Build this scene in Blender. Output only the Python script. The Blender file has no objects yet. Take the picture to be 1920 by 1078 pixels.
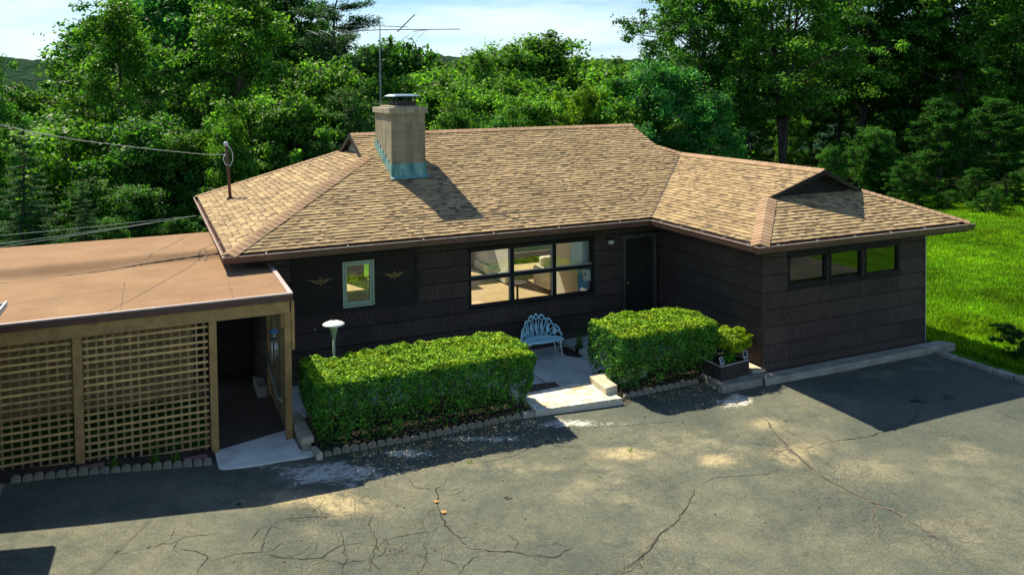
import bpy, math, random
import numpy as np
from mathutils import Vector, Matrix

# ------------------------------------------------------------------ camera, sky, sun, exposure
scene = bpy.context.scene
COL = scene.collection
cam_data = bpy.data.cameras.new('camera')
cam_data.sensor_width = 36.0
cam_data.sensor_fit = 'HORIZONTAL'
cam_data.lens = 1566.16 / 1920 * 36.0
cam_data.shift_y = (211.88 - 539.0) / 1920.0
cam_data.clip_start = 0.1
cam_data.clip_end = 5000
cam = bpy.data.objects.new('camera', cam_data)
COL.objects.link(cam)
_R = (0.91391471, -0.40575118, -0.01121952)
_U = (0.02340417, 0.02508063, 0.99941143)
_F = (0.40523097, 0.91363939, -0.03241783)
CX, CY, CZ = -10.9577, -16.3318, 5.6187
cam.matrix_world = Matrix(((_R[0], _U[0], -_F[0], CX), (_R[1], _U[1], -_F[1], CY), (_R[2], _U[2], -_F[2], CZ), (0, 0, 0, 1)))
scene.camera = cam

SUN_DIR = Vector((.27, -.80, -1.0)).normalized()       # the way the light travels
SUN_EL = math.asin(-SUN_DIR.z)
SUN_AZ = math.atan2(-SUN_DIR.x, -SUN_DIR.y)
world = bpy.data.worlds.new('World')
scene.world = world
world.use_nodes = True
wn = world.node_tree; wn.nodes.clear()
def wnode(t, **k):
    n = wn.nodes.new(t)
    for a, b in k.items(): setattr(n, a, b)
    return n
sky = wnode('ShaderNodeTexSky', sky_type='NISHITA', sun_disc=False)
sky.sun_elevation = SUN_EL; sky.sun_rotation = SUN_AZ
sky.air_density = 1.0; sky.dust_density = .5; sky.ozone_density = 3.0
bg = wnode('ShaderNodeBackground'); bg.inputs[1].default_value = 0.068
wo = wnode('ShaderNodeOutputWorld')
tc = wnode('ShaderNodeTexCoord'); mp = wnode('ShaderNodeMapping'); mp.inputs['Scale'].default_value = (1.6, 1.6, 12)
nz = wnode('ShaderNodeTexNoise'); nz.inputs['Scale'].default_value = 2.2; nz.inputs['Detail'].default_value = 6; nz.inputs['Roughness'].default_value = .6
cr = wnode('ShaderNodeValToRGB'); cr.color_ramp.elements[0].position = .36; cr.color_ramp.elements[1].position = .66
cr.color_ramp.elements[0].color = (0, 0, 0, 1); cr.color_ramp.elements[1].color = (.75, .75, .75, 1)
mx = wnode('ShaderNodeMix', data_type='RGBA'); mx.inputs['B'].default_value = (9.4, 10.8, 12.4, 1)
wn.links.new(tc.outputs['Generated'], mp.inputs[0]); wn.links.new(mp.outputs[0], nz.inputs['Vector'])
wn.links.new(nz.outputs[0], cr.inputs[0])
sxyz = wnode('ShaderNodeSeparateXYZ'); wn.links.new(tc.outputs['Generated'], sxyz.inputs[0])
low = wnode('ShaderNodeMapRange'); low.inputs['From Min'].default_value = .10; low.inputs['From Max'].default_value = .42; low.inputs['To Min'].default_value = 1.0; low.inputs['To Max'].default_value = .12
wn.links.new(sxyz.outputs[2], low.inputs[0])
mlt = wnode('ShaderNodeMath', operation='MULTIPLY'); wn.links.new(cr.outputs[0], mlt.inputs[0]); wn.links.new(low.outputs[0], mlt.inputs[1]); wn.links.new(mlt.outputs[0], mx.inputs[0])
tn = wnode('ShaderNodeMix', data_type='RGBA', blend_type='MULTIPLY'); tn.inputs[0].default_value = 1.0; tn.inputs['B'].default_value = (.80, 1.0, 1.16, 1)
wn.links.new(sky.outputs[0], tn.inputs['A']); wn.links.new(tn.outputs['Result'], mx.inputs['A']); wn.links.new(mx.outputs['Result'], bg.inputs[0]); wn.links.new(bg.outputs[0], wo.inputs[0])

sun_data = bpy.data.lights.new('sun', 'SUN'); sun_data.energy = 5.0; sun_data.angle = math.radians(.5); sun_data.color = (1.0, .90, .68)
sun = bpy.data.objects.new('sun', sun_data); COL.objects.link(sun)
sun.rotation_euler = SUN_DIR.to_track_quat('-Z', 'Y').to_euler(); sun.location = (-20, 30, 40)

scene.view_settings.view_transform = 'Standard'
scene.view_settings.look = 'None'
scene.view_settings.exposure = 0.8
scene.view_settings.gamma = 1.0
scene.render.engine = 'CYCLES'
scene.cycles.max_bounces = 6
scene.cycles.transparent_max_bounces = 12

rng = np.random.default_rng(7)
random.seed(11)
PI = math.pi

# ------------------------------------------------------------------ helpers: tags and objects
def tag(o, label=None, cat=None, group=None, kind=None):
    if label: o['label'] = label
    if cat: o['category'] = cat
    if group: o['group'] = group
    if kind: o['kind'] = kind
    return o

def empty(name, loc=(0, 0, 0), rz=0, label=None, cat=None, group=None):
    o = bpy.data.objects.new(name, None); COL.objects.link(o)
    o.empty_display_size = .2
    o.location = loc; o.rotation_euler = (0, 0, rz)
    return tag(o, label, cat, group)

def copy_tree(o, parent=None):
    c = o.copy(); COL.objects.link(c)
    if parent is not None: c.parent = parent
    for ch in list(o.children): copy_tree(ch, c)
    return c

def link_mesh(name, me, parent=None):
    o = bpy.data.objects.new(name, me); COL.objects.link(o)
    if parent is not None: o.parent = parent
    return o

class MB:
    """collects faces for ONE mesh"""
    def __init__(s): s.v = []; s.f = []; s.m = []; s.c = []; s.mi = 0; s.col = (1, 1, 1)
    def add(s, vs, fs, col=None):
        b = len(s.v); s.v.extend([tuple(p) for p in vs])
        for f in fs:
            s.f.append(tuple(b + i for i in f)); s.m.append(s.mi); s.c.append(col or s.col)
    def box(s, x0, x1, y0, y1, z0, z1, rz=0, col=None, about=None):
        vs = [(x, y, z) for z in (z0, z1) for y in (y0, y1) for x in (x0, x1)]
        if rz:
            cx, cy = about or ((x0 + x1) / 2, (y0 + y1) / 2); c, q = math.cos(rz), math.sin(rz)
            vs = [(cx + (x - cx) * c - (y - cy) * q, cy + (x - cx) * q + (y - cy) * c, z) for x, y, z in vs]
        s.add(vs, [(0, 2, 3, 1), (4, 5, 7, 6), (0, 1, 5, 4), (2, 6, 7, 3), (0, 4, 6, 2), (1, 3, 7, 5)], col)
    def prism(s, pts, z0, z1, col=None):
        n = len(pts)
        zz0 = z0 if callable(z0) else (lambda x, y: z0)
        zz1 = z1 if callable(z1) else (lambda x, y: z1)
        vs = [(x, y, zz0(x, y)) for x, y in pts] + [(x, y, zz1(x, y)) for x, y in pts]
        fs = [tuple(range(n - 1, -1, -1)), tuple(range(n, 2 * n))] + [(i, (i + 1) % n, n + (i + 1) % n, n + i) for i in range(n)]
        s.add(vs, fs, col)
    def bar(s, a, b, w, h, up=(0, 0, 1), col=None):
        a = Vector(a); b = Vector(b); d = (b - a).normalized(); u = Vector(up)
        r = d.cross(u)
        if r.length < 1e-4: r = d.cross(Vector((1, 0, 0)))
        r.normalize(); u = r.cross(d).normalized()
        r = r * w / 2; u = u * h / 2
        vs = [a - r - u, a + r - u, a + r + u, a - r + u, b - r - u, b + r - u, b + r + u, b - r + u]
        s.add(vs, [(3, 2, 1, 0), (4, 5, 6, 7), (0, 1, 5, 4), (1, 2, 6, 5), (2, 3, 7, 6), (3, 0, 4, 7)], col)
    def tube(s, pts, rad, n=8, caps=True, col=None):
        pts = [Vector(p) for p in pts]
        if not isinstance(rad, (list, tuple)): rad = [rad] * len(pts)
        vs = []; r = None
        for i, p in enumerate(pts):
            d = (pts[min(i + 1, len(pts) - 1)] - pts[max(i - 1, 0)]).normalized()
            if r is None:
                r = d.cross(Vector((0, 0, 1)))
                if r.length < .05: r = d.cross(Vector((1, 0, 0)))
            r = (r - d * r.dot(d)).normalized(); u = d.cross(r)
            for k in range(n):
                a = 2 * PI * k / n; vs.append(p + (r * math.cos(a) + u * math.sin(a)) * rad[i])
        fs = [(i * n + k, i * n + (k + 1) % n, (i + 1) * n + (k + 1) % n, (i + 1) * n + k) for i in range(len(pts) - 1) for k in range(n)]
        if caps: fs += [tuple(range(n - 1, -1, -1)), tuple((len(pts) - 1) * n + k for k in range(n))]
        s.add(vs, fs, col)
    def lathe(s, prof, c=(0, 0, 0), n=24, sx=1, sy=1, col=None):
        vs = []; m = len(prof)
        for r, z in prof:
            for k in range(n):
                a = 2 * PI * k / n; vs.append((c[0] + r * sx * math.cos(a), c[1] + r * sy * math.sin(a), c[2] + z))
        fs = [(i * n + k, i * n + (k + 1) % n, (i + 1) * n + (k + 1) % n, (i + 1) * n + k) for i in range(m - 1) for k in range(n)]
        fs += [tuple(range(n - 1, -1, -1)), tuple((m - 1) * n + k for k in range(n))]
        s.add(vs, fs, col)
    def build(s, name, mats, parent=None, smooth=False, bevel=0):
        me = bpy.data.meshes.new(name); me.from_pydata(s.v, [], s.f)
        if not isinstance(mats, (list, tuple)): mats = [mats]
        for m in mats: me.materials.append(m)
        me.polygons.foreach_set('material_index', s.m)
        if any(c != (1, 1, 1) for c in s.c):
            at = me.attributes.new('Col', 'FLOAT_COLOR', 'FACE')
            at.data.foreach_set('color', np.array([(c[0], c[1], c[2], 1) for c in s.c], dtype=np.float32).ravel())
        if smooth: me.polygons.foreach_set('use_smooth', [True] * len(me.polygons))
        me.update()
        o = link_mesh(name, me, parent)
        if bevel:
            b = o.modifiers.new('bevel', 'BEVEL'); b.width = bevel; b.segments = 2; b.limit_method = 'ANGLE'
        return o

def mesh_np(name, verts, faces, mat, parent=None, cols=None, smooth=False):
    """fast mesh from arrays; faces (n,4) or (n,3)"""
    me = bpy.data.meshes.new(name); nv = len(verts); nf, k = faces.shape
    me.vertices.add(nv); me.vertices.foreach_set('co', np.asarray(verts, dtype=np.float32).ravel())
    me.loops.add(nf * k); me.loops.foreach_set('vertex_index', faces.astype(np.int32).ravel())
    me.polygons.add(nf); me.polygons.foreach_set('loop_start', np.arange(0, nf * k, k, dtype=np.int32))
    me.polygons.foreach_set('loop_total', np.full(nf, k, dtype=np.int32))
    if smooth: me.polygons.foreach_set('use_smooth', np.ones(nf, dtype=bool))
    me.materials.append(mat)
    if cols is not None:
        dom = 'FACE' if len(cols) == nf else 'POINT'
        at = me.attributes.new('Col', 'FLOAT_COLOR', dom)
        c4 = np.ones((len(cols), 4), dtype=np.float32); c4[:, :3] = cols; at.data.foreach_set('color', c4.ravel())
    me.update(calc_edges=True); me.validate()
    if name is None: return me
    return link_mesh(name, me, parent)

def add_material_slot(o, m): o.data.materials.append(m)

# ------------------------------------------------------------------ helpers: materials
def nodes_of(name):
    m = bpy.data.materials.new(name); m.use_nodes = True; nt = m.node_tree; nt.nodes.clear()
    out = nt.nodes.new('ShaderNodeOutputMaterial'); p = nt.nodes.new('ShaderNodeBsdfPrincipled')
    nt.links.new(p.outputs[0], out.inputs[0]); return m, nt, p, out
def N(nt, t, ins=None, **k):
    n = nt.nodes.new(t)
    for a, b in k.items(): setattr(n, a, b)
    for a, b in (ins or {}).items():
        if isinstance(b, bpy.types.NodeSocket): nt.links.new(b, n.inputs[a])
        else: n.inputs[a].default_value = b
    return n
def noise(nt, vec, scale, detail=4, rough=.55, dist=0):
    return N(nt, 'ShaderNodeTexNoise', {'Vector': vec, 'Scale': scale, 'Detail': detail, 'Roughness': rough, 'Distortion': dist}).outputs[0]
def ramp(nt, fac, stops, interp='LINEAR'):
    r = N(nt, 'ShaderNodeValToRGB', {'Fac': fac}); cr = r.color_ramp; cr.interpolation = interp
    while len(cr.elements) > 1: cr.elements.remove(cr.elements[-1])
    for i, (p, c) in enumerate(stops):
        e = cr.elements[0] if i == 0 else cr.elements.new(p)
        e.position = p; e.color = (c, c, c, 1) if isinstance(c, (int, float)) else (*c, 1)
    return r.outputs[0]
def mixc(nt, fac, a, b, mode='MIX'):
    n = nt.nodes.new('ShaderNodeMix'); n.data_type = 'RGBA'; n.blend_type = mode
    for key, v in (('Factor', fac), ('A', a), ('B', b)):
        sk = n.inputs[0] if key == 'Factor' else n.inputs[6 if key == 'A' else 7]
        if isinstance(v, bpy.types.NodeSocket): nt.links.new(v, sk)
        elif key == 'Factor': sk.default_value = v
        else: sk.default_value = (*v, 1) if isinstance(v, tuple) else (v, v, v, 1)
    return n.outputs[2]
def math_(nt, op, a, b=0., c=None):
    n = nt.nodes.new('ShaderNodeMath'); n.operation = op
    for i, v in enumerate((a, b) if c is None else (a, b, c)):
        if isinstance(v, bpy.types.NodeSocket): nt.links.new(v, n.inputs[i])
        else: n.inputs[i].default_value = v
    return n.outputs[0]
def bump(nt, p, h, strength=.4, dist=.02):
    b = N(nt, 'ShaderNodeBump', {'Height': h, 'Strength': strength, 'Distance': dist}); nt.links.new(b.outputs[0], p.inputs['Normal'])
def pos(nt): return N(nt, 'ShaderNodeNewGeometry').outputs['Position']
def objc(nt): return N(nt, 'ShaderNodeTexCoord').outputs['Object']
def mapv(nt, vec, scale=(1, 1, 1), rot=(0, 0, 0)):
    return N(nt, 'ShaderNodeMapping', {'Vector': vec, 'Scale': scale, 'Rotation': rot}).outputs[0]

def simple(name, c1, c2=None, scale=8, rough=.7, bmp=.2, bscale=60, bdist=.005, metal=0, stretch=(1, 1, 1), lo=.35, hi=.7, spec=.5, attr=False):
    m, nt, p, out = nodes_of(name)
    v = mapv(nt, objc(nt), stretch)
    c2 = c2 or tuple(x * .7 for x in c1)
    f = noise(nt, v, scale, 5, .6)
    c = ramp(nt, f, [(lo, c2), (hi, c1)])
    if attr:
        a = N(nt, 'ShaderNodeAttribute', attribute_name='Col').outputs['Color']; c = mixc(nt, 1.0, c, a, 'MULTIPLY')
    nt.links.new(c, p.inputs['Base Color'])
    p.inputs['Roughness'].default_value = rough; p.inputs['Metallic'].default_value = metal
    p.inputs['Specular IOR Level'].default_value = spec
    if bmp: bump(nt, p, noise(nt, v, bscale, 4, .6), bmp, bdist)
    return m

M = {}
# roof shingles: tan / brown granules, the colour of each tab is its own
def mat_shingle(name, tint=(1, 1, 1)):
    m, nt, p, out = nodes_of(name); P = pos(nt)
    a = N(nt, 'ShaderNodeAttribute', attribute_name='Col').outputs['Color']
    big = ramp(nt, noise(nt, P, .9, 4, .6), [(.3, .80), (.7, 1.08)])
    g = ramp(nt, noise(nt, P, 110, 2, .7), [(.3, .82), (.72, 1.17)])
    c = mixc(nt, 1, a, big, 'MULTIPLY'); c = mixc(nt, 1, c, g, 'MULTIPLY'); c = mixc(nt, 1, c, tint, 'MULTIPLY')
    stain = ramp(nt, noise(nt, mapv(nt, P, (2.2, .5, .5)), 1.2, 5, .65), [(.56, 0.0), (.78, .55)])
    c = mixc(nt, stain, c, (.13, .10, .06))
    nt.links.new(c, p.inputs['Base Color']); p.inputs['Roughness'].default_value = .93; p.inputs['Specular IOR Level'].default_value = .2
    bump(nt, p, noise(nt, P, 160, 2, .6), .5, .004); return m
M['shingle'] = mat_shingle('shingle')
M['ridge'] = mat_shingle('ridge_shingle')
# dark stained wood siding with vertical striations
def mat_siding():
    m, nt, p, out = nodes_of('siding'); P = pos(nt)
    n1 = noise(nt, mapv(nt, P, (60, 60, 1.2)), 1.5, 3, .6)
    n2 = noise(nt, P, 1.3, 4, .6)
    c = ramp(nt, n1, [(.32, (.032, .022, .018)), (.55, (.070, .050, .041)), (.75, (.120, .090, .073))])
    c = mixc(nt, ramp(nt, n2, [(.45, 0.), (.75, .5)]), c, (.10, .078, .060))
    isl = N(nt, 'ShaderNodeNewGeometry').outputs['Random Per Island']; c = mixc(nt, 1, c, ramp(nt, isl, [(0., .8), (1., 1.2)]), 'MULTIPLY')
    sz = N(nt, 'ShaderNodeSeparateXYZ', {0: P}).outputs[2]; dirt = math_(nt, 'MULTIPLY', ramp(nt, math_(nt, 'MULTIPLY_ADD', n2, .5, sz), [(.05, .55), (.5, 0.)]), 1.)
    c = mixc(nt, dirt, c, (.10, .085, .065))
    nt.links.new(c, p.inputs['Base Color']); p.inputs['Roughness'].default_value = .85; p.inputs['Specular IOR Level'].default_value = .25
    bump(nt, p, n1, .7, .006); return m
M['siding'] = mat_siding()
M['board'] = simple('dark_board', (.040, .031, .025), (.022, .017, .014), 3, .8, .3, 30, .004, stretch=(1, 1, 14), spec=.25)
M['trim'] = simple('dark_trim', (.020, .018, .014), (.012, .011, .009), 6, .7, .15, 40, spec=.25)
M['jamb'] = simple('jamb_wood', (.09, .095, .07), (.04, .042, .034), 9, .6, .2, 40, stretch=(1, 1, .2))
M['brown_gutter'] = simple('gutter_brown', (.15, .065, .042), (.09, .04, .03), 5, .5, .1, 40)
M['lip'] = simple('gutter_lip', (.55, .44, .40), (.33, .22, .18), 7, .4, .1, 40)
M['strap'] = simple('strap_metal', (.8, .8, .78), (.5, .5, .5), 9, .3, 0, metal=.6)
M['soffit'] = simple('soffit', (.035, .03, .028), (.022, .02, .018), 4, .8, .1, 30)
def mat_wood(name, c1, c2, c3):
    m, nt, p, out = nodes_of(name); P = pos(nt)
    n1 = noise(nt, mapv(nt, objc(nt), (9, 9, 9)), .6, 5, .6)
    n2 = noise(nt, P, 26, 4, .7)
    c = ramp(nt, n1, [(.3, c2), (.62, c1)]); c = mixc(nt, ramp(nt, n2, [(.5, 0.), (.75, .65)]), c, c3)
    isl = N(nt, 'ShaderNodeNewGeometry').outputs['Random Per Island']; c = mixc(nt, 1, c, ramp(nt, isl, [(0., .62), (.5, 1.), (1., 1.22)]), 'MULTIPLY')
    nt.links.new(c, p.inputs['Base Color']); p.inputs['Roughness'].default_value = .85
    bump(nt, p, n2, .4, .004); return m
M['timber'] = mat_wood('weathered_timber', (.60, .36, .13), (.38, .225, .08), (.22, .17, .09))
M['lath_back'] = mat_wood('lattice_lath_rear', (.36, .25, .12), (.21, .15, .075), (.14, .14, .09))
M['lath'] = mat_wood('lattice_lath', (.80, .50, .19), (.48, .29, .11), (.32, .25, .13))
# flat roof: rolled mineral felt, pinkish tan
def mat_felt():
    m, nt, p, out = nodes_of('rolled_felt'); P = pos(nt)
    n1 = noise(nt, P, 1.1, 5, .6); n2 = noise(nt, P, 90, 2, .7); n3 = noise(nt, mapv(nt, P, (.5, 2.0, 1)), 1.9, 7, .7)
    c = ramp(nt, n1, [(.3, (.225, .130, .068)), (.7, (.31, .185, .100))])
    c = mixc(nt, ramp(nt, n3, [(.48, 0.), (.72, .55)]), c, (.20, .14, .09))
    c = mixc(nt, ramp(nt, noise(nt, P, 5.5, 4, .7), [(.62, 0.), (.75, .5)]), c, (.46, .31, .19))
    c = mixc(nt, 1, c, ramp(nt, n2, [(.3, .8), (.7, 1.2)]), 'MULTIPLY')
    nt.links.new(c, p.inputs['Base Color']); p.inputs['Roughness'].default_value = .9; p.inputs['Specular IOR Level'].default_value = .2
    bump(nt, p, math_(nt, 'ADD', n1, math_(nt, 'MULTIPLY', n2, .1)), .5, .05); return m
M['felt'] = mat_felt()
M['drip'] = simple('drip_edge', (.62, .50, .47), (.45, .34, .32), 5, .4, .1, 30)
M['seam'] = simple('tar_seam', (.10, .06, .045), (.05, .035, .03), 9, .7, .1)
# concrete block chimney
def mat_block():
    m, nt, p, out = nodes_of('chimney_block'); P = pos(nt)
    br = N(nt, 'ShaderNodeTexBrick', {'Scale': 1.0, 'Mortar Size': .007, 'Brick Width': .40, 'Row Height': .165, 'Color1': (.33, .285, .185, 1), 'Color2': (.29, .25, .165, 1), 'Mortar': (.24, .205, .135, 1)})
    sx = N(nt, 'ShaderNodeSeparateXYZ', {0: P}); cmb = N(nt, 'ShaderNodeCombineXYZ', {0: math_(nt, 'ADD', sx.outputs[0], sx.outputs[1]), 1: sx.outputs[2]})
    nt.links.new(cmb.outputs[0], br.inputs['Vector'])
    n = noise(nt, P, 60, 3, .7); st = noise(nt, mapv(nt, P, (4, 4, .8)), 1.4, 5, .6)
    c = mixc(nt, 1, br.outputs[0], ramp(nt, n, [(.3, .7), (.7, 1.25)]), 'MULTIPLY')
    c = mixc(nt, ramp(nt, st, [(.42, 0.), (.68, .8)]), c, (.13, .12, .08))
    nt.links.new(c, p.inputs['Base Color']); p.inputs['Roughness'].default_value = .95
    bump(nt, p, math_(nt, 'ADD', math_(nt, 'MULTIPLY', br.outputs['Fac'], -1.), math_(nt, 'MULTIPLY', n, .5)), .6, .01); return m
M['block'] = mat_block()
M['cap_stone'] = simple('cap_stone', (.42, .37, .26), (.22, .19, .13), 14, .95, .5, 60, .01, stretch=(1, 1, .4))
M['copper'] = simple('verdigris', (.24, .46, .41), (.05, .17, .17), 7, .6, .2, 30, stretch=(1, 1, .25), lo=.35, hi=.65)
M['lid'] = simple('lid_metal', (.62, .72, .74), (.45, .56, .6), 6, .3, .05, metal=.7)
M['iron'] = simple('dark_iron', (.045, .025, .02), (.02, .014, .012), 12, .6, .2)
M['rust_pipe'] = simple('painted_pipe', (.13, .045, .03), (.07, .03, .025), 10, .5, .1)
M['mast'] = simple('weathered_mast', (.16, .26, .27), (.09, .12, .13), 12, .5, .1, metal=.3, stretch=(1, 1, .3))
M['alu'] = simple('aluminium', (.30, .31, .32), (.16, .17, .17), 9, .45, 0, metal=.5)
M['cable'] = simple('service_cable', (.62, .64, .65), (.40, .42, .43), 30, .5, 0)
M['white_paint'] = simple('louver_paint', (.55, .52, .45), (.38, .35, .30), 6, .6, .1)
M['dark_louver'] = simple('dark_louver', (.028, .024, .022), None, 6, .7, .1)
# glass
def mat_glass(name, tint, k=.10, rough=.02):
    m, nt, p, out = nodes_of(name); nt.nodes.remove(p)
    t = N(nt, 'ShaderNodeBsdfTransparent', {'Color': (*tint, 1)}); g = N(nt, 'ShaderNodeBsdfGlossy', {'Color': (1, 1, 1, 1), 'Roughness': rough})
    f = N(nt, 'ShaderNodeFresnel', {'IOR': 1.5}).outputs[0]; f2 = math_(nt, 'MULTIPLY_ADD', f, 1.6, k * .3)
    mx = N(nt, 'ShaderNodeMixShader', {0: f2, 1: t.outputs[0], 2: g.outputs[0]}); nt.links.new(mx.outputs[0], out.inputs[0]); return m
M['glass'] = mat_glass('window_glass', (.95, .96, .92))
M['white_frame'] = simple('pane_bead', (.62, .62, .58), None, 6, .5, 0)
M['green_frame'] = simple('pale_green_frame', (.42, .50, .36), (.34, .42, .30), 8, .55, .1)
M['gold'] = simple('gilt_metal', (.55, .42, .16), (.35, .26, .09), 20, .4, .2, metal=.5)
M['brass'] = simple('brass', (.75, .55, .2), (.6, .4, .14), 20, .25, 0, metal=.9)
M['plaster'] = simple('interior_plaster', (.68, .68, .60), (.60, .60, .54), 3, .9, .05)
M['carpet'] = simple('tan_floor', (.48, .35, .20), (.38, .27, .15), 3, .9, .2, 60)
M['heater'] = simple('heater_white', (.78, .78, .74), None, 3, .4, 0)
M['curtain'] = simple('blue_curtain', (.34, .66, .86), (.18, .48, .78), 3, .8, .3, 20, stretch=(14, 1, .6))
M['curtain_pale'] = simple('sheer_curtain', (.80, .88, .92), (.62, .74, .82), 3, .8, .3, 20, stretch=(14, 1, .3))
M['paper'] = simple('paper', (.75, .82, .85), (.68, .74, .8), 4, .8, 0)
M['crest'] = simple('crest_ink', (.45, .40, .22), (.3, .3, .2), 30, .8, 0)
M['sofa'] = simple('cream_fabric', (.70, .66, .55), None, 6, .9, .2)
M['stained'] = simple('amber_shade', (.75, .62, .06), (.55, .45, .05), 8, .4, 0)
M['frosted'] = simple('frosted_glass', (.75, .75, .62), (.6, .6, .5), 12, .2, .2, 50)
M['lamp_white'] = simple('lamp_white', (.86, .86, .80), (.78, .78, .72), 5, .35, 0)
M['lamp_green'] = simple('lamp_green_grey', (.30, .36, .28), (.2, .25, .2), 9, .5, .1)
M['chime_blue'] = simple('chime_blue', (.10, .26, .48), (.07, .18, .35), 9, .4, 0)
M['chime_tube'] = simple('chime_tube', (.75, .76, .72), None, 9, .3, 0, metal=.6)
M['rail'] = simple('rail_grey', (.45, .47, .45), (.3, .32, .31), 9, .4, 0, metal=.3)
M['concrete'] = simple('patio_concrete', (.74, .75, .66), (.50, .51, .45), 1.6, .9, .4, 50, .006)
M['slab'] = simple('white_slab', (.92, .92, .84), (.62, .63, .56), 2.2, .9, .5, 40, .01, lo=.3, hi=.6)
M['kerb'] = simple('kerb_concrete', (.46, .42, .33), (.27, .25, .19), 3, .95, .6, 35, .02)
M['rim'] = simple('rim_stone', (.62, .56, .42), (.44, .38, .28), 5, .9, .4, 40, .01)
M['flag'] = simple('flagstone', (.95, .93, .86), (.80, .78, .72), 5, .85, .4, 40, .006, attr=True)
M['grout'] = simple('grout', (.62, .57, .45), (.5, .46, .36), 12, .95, .4, 40)
M['scallop'] = simple('edging_concrete', (.36, .33, .24), (.20, .18, .13), 9, .95, .6, 50, .02)
M['soil'] = simple('bed_soil', (.085, .06, .04), (.03, .022, .016), 9, 1, .9, 30, .05)
M['mat'] = simple('coir_mat', (.16, .115, .08), (.09, .065, .048), 25, 1, .8, 120, .01)
M['planter'] = simple('black_planter', (.045, .035, .028), (.018, .015, .013), 14, .8, .4, 40, .01)
M['planter_rim'] = simple('planter_rim', (.36, .36, .32), None, 9, .6, .1)
M['solar'] = simple('solar_cell', (.03, .04, .06), (.02, .025, .04), 9, .2, 0)
M['solar_rim'] = simple('solar_rim', (.75, .76, .74), None, 9, .4, 0)
M['pot'] = simple('plant_pot', (.04, .045, .045), None, 9, .6, .1)
M['iron_blue'] = simple('pale_blue_paint', (.66, .94, .97), (.42, .82, .92), 30, .5, .3)
M['iron_white'] = simple('chipped_white_paint', (.82, .84, .78), (.6, .6, .52), 22, .45, .2)
M['brick_edge'] = simple('pink_brick', (.34, .19, .16), (.22, .12, .10), 12, .95, .5, 40, .01)
M['door'] = simple('dark_door', (.030, .027, .022), (.018, .016, .014), 3, .6, .1, 30, spec=.3)
M['black_roof'] = simple('tar_paper', (.03, .028, .025), (.012, .011, .01), 6, .85, .5, 40, .01)
M['white_edge'] = simple('white_edge', (.72, .72, .70), None, 6, .5, 0)
M['stone'] = simple('dry_stone', (.40, .37, .30), (.22, .20, .16), 4, .95, .8, 25, .03)
M['bark'] = simple('bark', (.115, .09, .07), (.05, .04, .03), 5, .95, .8, 14, .05, stretch=(1, 1, .25))
M['stem'] = simple('hedge_stem', (.11, .075, .05), (.06, .04, .03), 9, .95, .5, 30)
M['garage_wall'] = M['siding']

def mat_leaf(name, c_dark, c_light, trans=.35, gloss=.35, sheen=0):
    """leaf: diffuse + translucent; each leaf its own shade; object colour tints the plant"""
    m, nt, p, out = nodes_of(name)
    g = N(nt, 'ShaderNodeNewGeometry'); oi = N(nt, 'ShaderNodeObjectInfo')
    a = N(nt, 'ShaderNodeAttribute', attribute_name='Col').outputs['Color']
    c = ramp(nt, g.outputs['Random Per Island'], [(0., c_dark), (.7, c_light), (1., tuple(min(1, x * 1.5) for x in c_light))])
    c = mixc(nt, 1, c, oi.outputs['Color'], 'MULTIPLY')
    c = mixc(nt, 1, c, a, 'MULTIPLY')
    nt.links.new(c, p.inputs['Base Color']); p.inputs['Roughness'].default_value = gloss; p.inputs['Specular IOR Level'].default_value = .12
    tr = N(nt, 'ShaderNodeBsdfTranslucent'); tc_ = mixc(nt, 1, c, (1.35, 1.35, .45), 'MULTIPLY'); nt.links.new(tc_, tr.inputs[0])
    mx = N(nt, 'ShaderNodeMixShader', {0: trans, 1: p.outputs[0], 2: tr.outputs[0]}); nt.links.new(mx.outputs[0], out.inputs[0])
    return m
M['leaf'] = mat_leaf('broad_leaf', (.018, .082, .016), (.080, .215, .026), .45, .5)
M['needle'] = mat_leaf('needle', (.014, .058, .020), (.040, .118, .030), .28, .6)
M['hedge'] = mat_leaf('hedge_leaf', (.030, .125, .014), (.15, .35, .014), .10, .6)
M['gold_leaf'] = mat_leaf('golden_leaf', (.13, .24, .02), (.30, .42, .025), .4, .4)
M['blade'] = mat_leaf('grass_blade', (.065, .19, .010), (.145, .34, .018), .38, .7)

# ------------------------------------------------------------------ ground, driveway, hills
def sstep(a, b, x):
    t = np.clip((x - a) / (b - a), 0, 1); return t * t * (3 - 2 * t)
def vnoise(x, y, s, seed=0):
    """smooth value noise on arrays"""
    r = np.random.default_rng(seed).random((64, 64)); x = np.asarray(x) / s; y = np.asarray(y) / s
    xi = np.floor(x).astype(int); yi = np.floor(y).astype(int); fx = x - xi; fy = y - yi
    fx = fx * fx * (3 - 2 * fx); fy = fy * fy * (3 - 2 * fy)
    g = lambda i, j: r[i % 64, j % 64]
    return (g(xi, yi) * (1 - fx) + g(xi + 1, yi) * fx) * (1 - fy) + (g(xi, yi + 1) * (1 - fx) + g(xi + 1, yi + 1) * fx) * fy
def ground_z(x, y):
    x = np.asarray(x, float); y = np.asarray(y, float)
    z = -.16 + .08 * np.clip(-9.6 - x, 0, 6) * (1 - sstep(-2.5, 1, y))
    drop = sstep(8.5, 34, y) * (1 - sstep(9, 26, x)) * 5.0
    z = z - drop - sstep(10, 20, -x) * sstep(1, 12, y) * 2.2
    far = np.hypot(x + 10, y + 16)
    z = z - sstep(60, 160, far) * 6
    return z
def drive_z(x, y):
    x = np.asarray(x, float)
    return -.10 + .08 * np.maximum(0, -9.6 - x) + (vnoise(x, y, 1.7, 3) - .5) * .03

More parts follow.
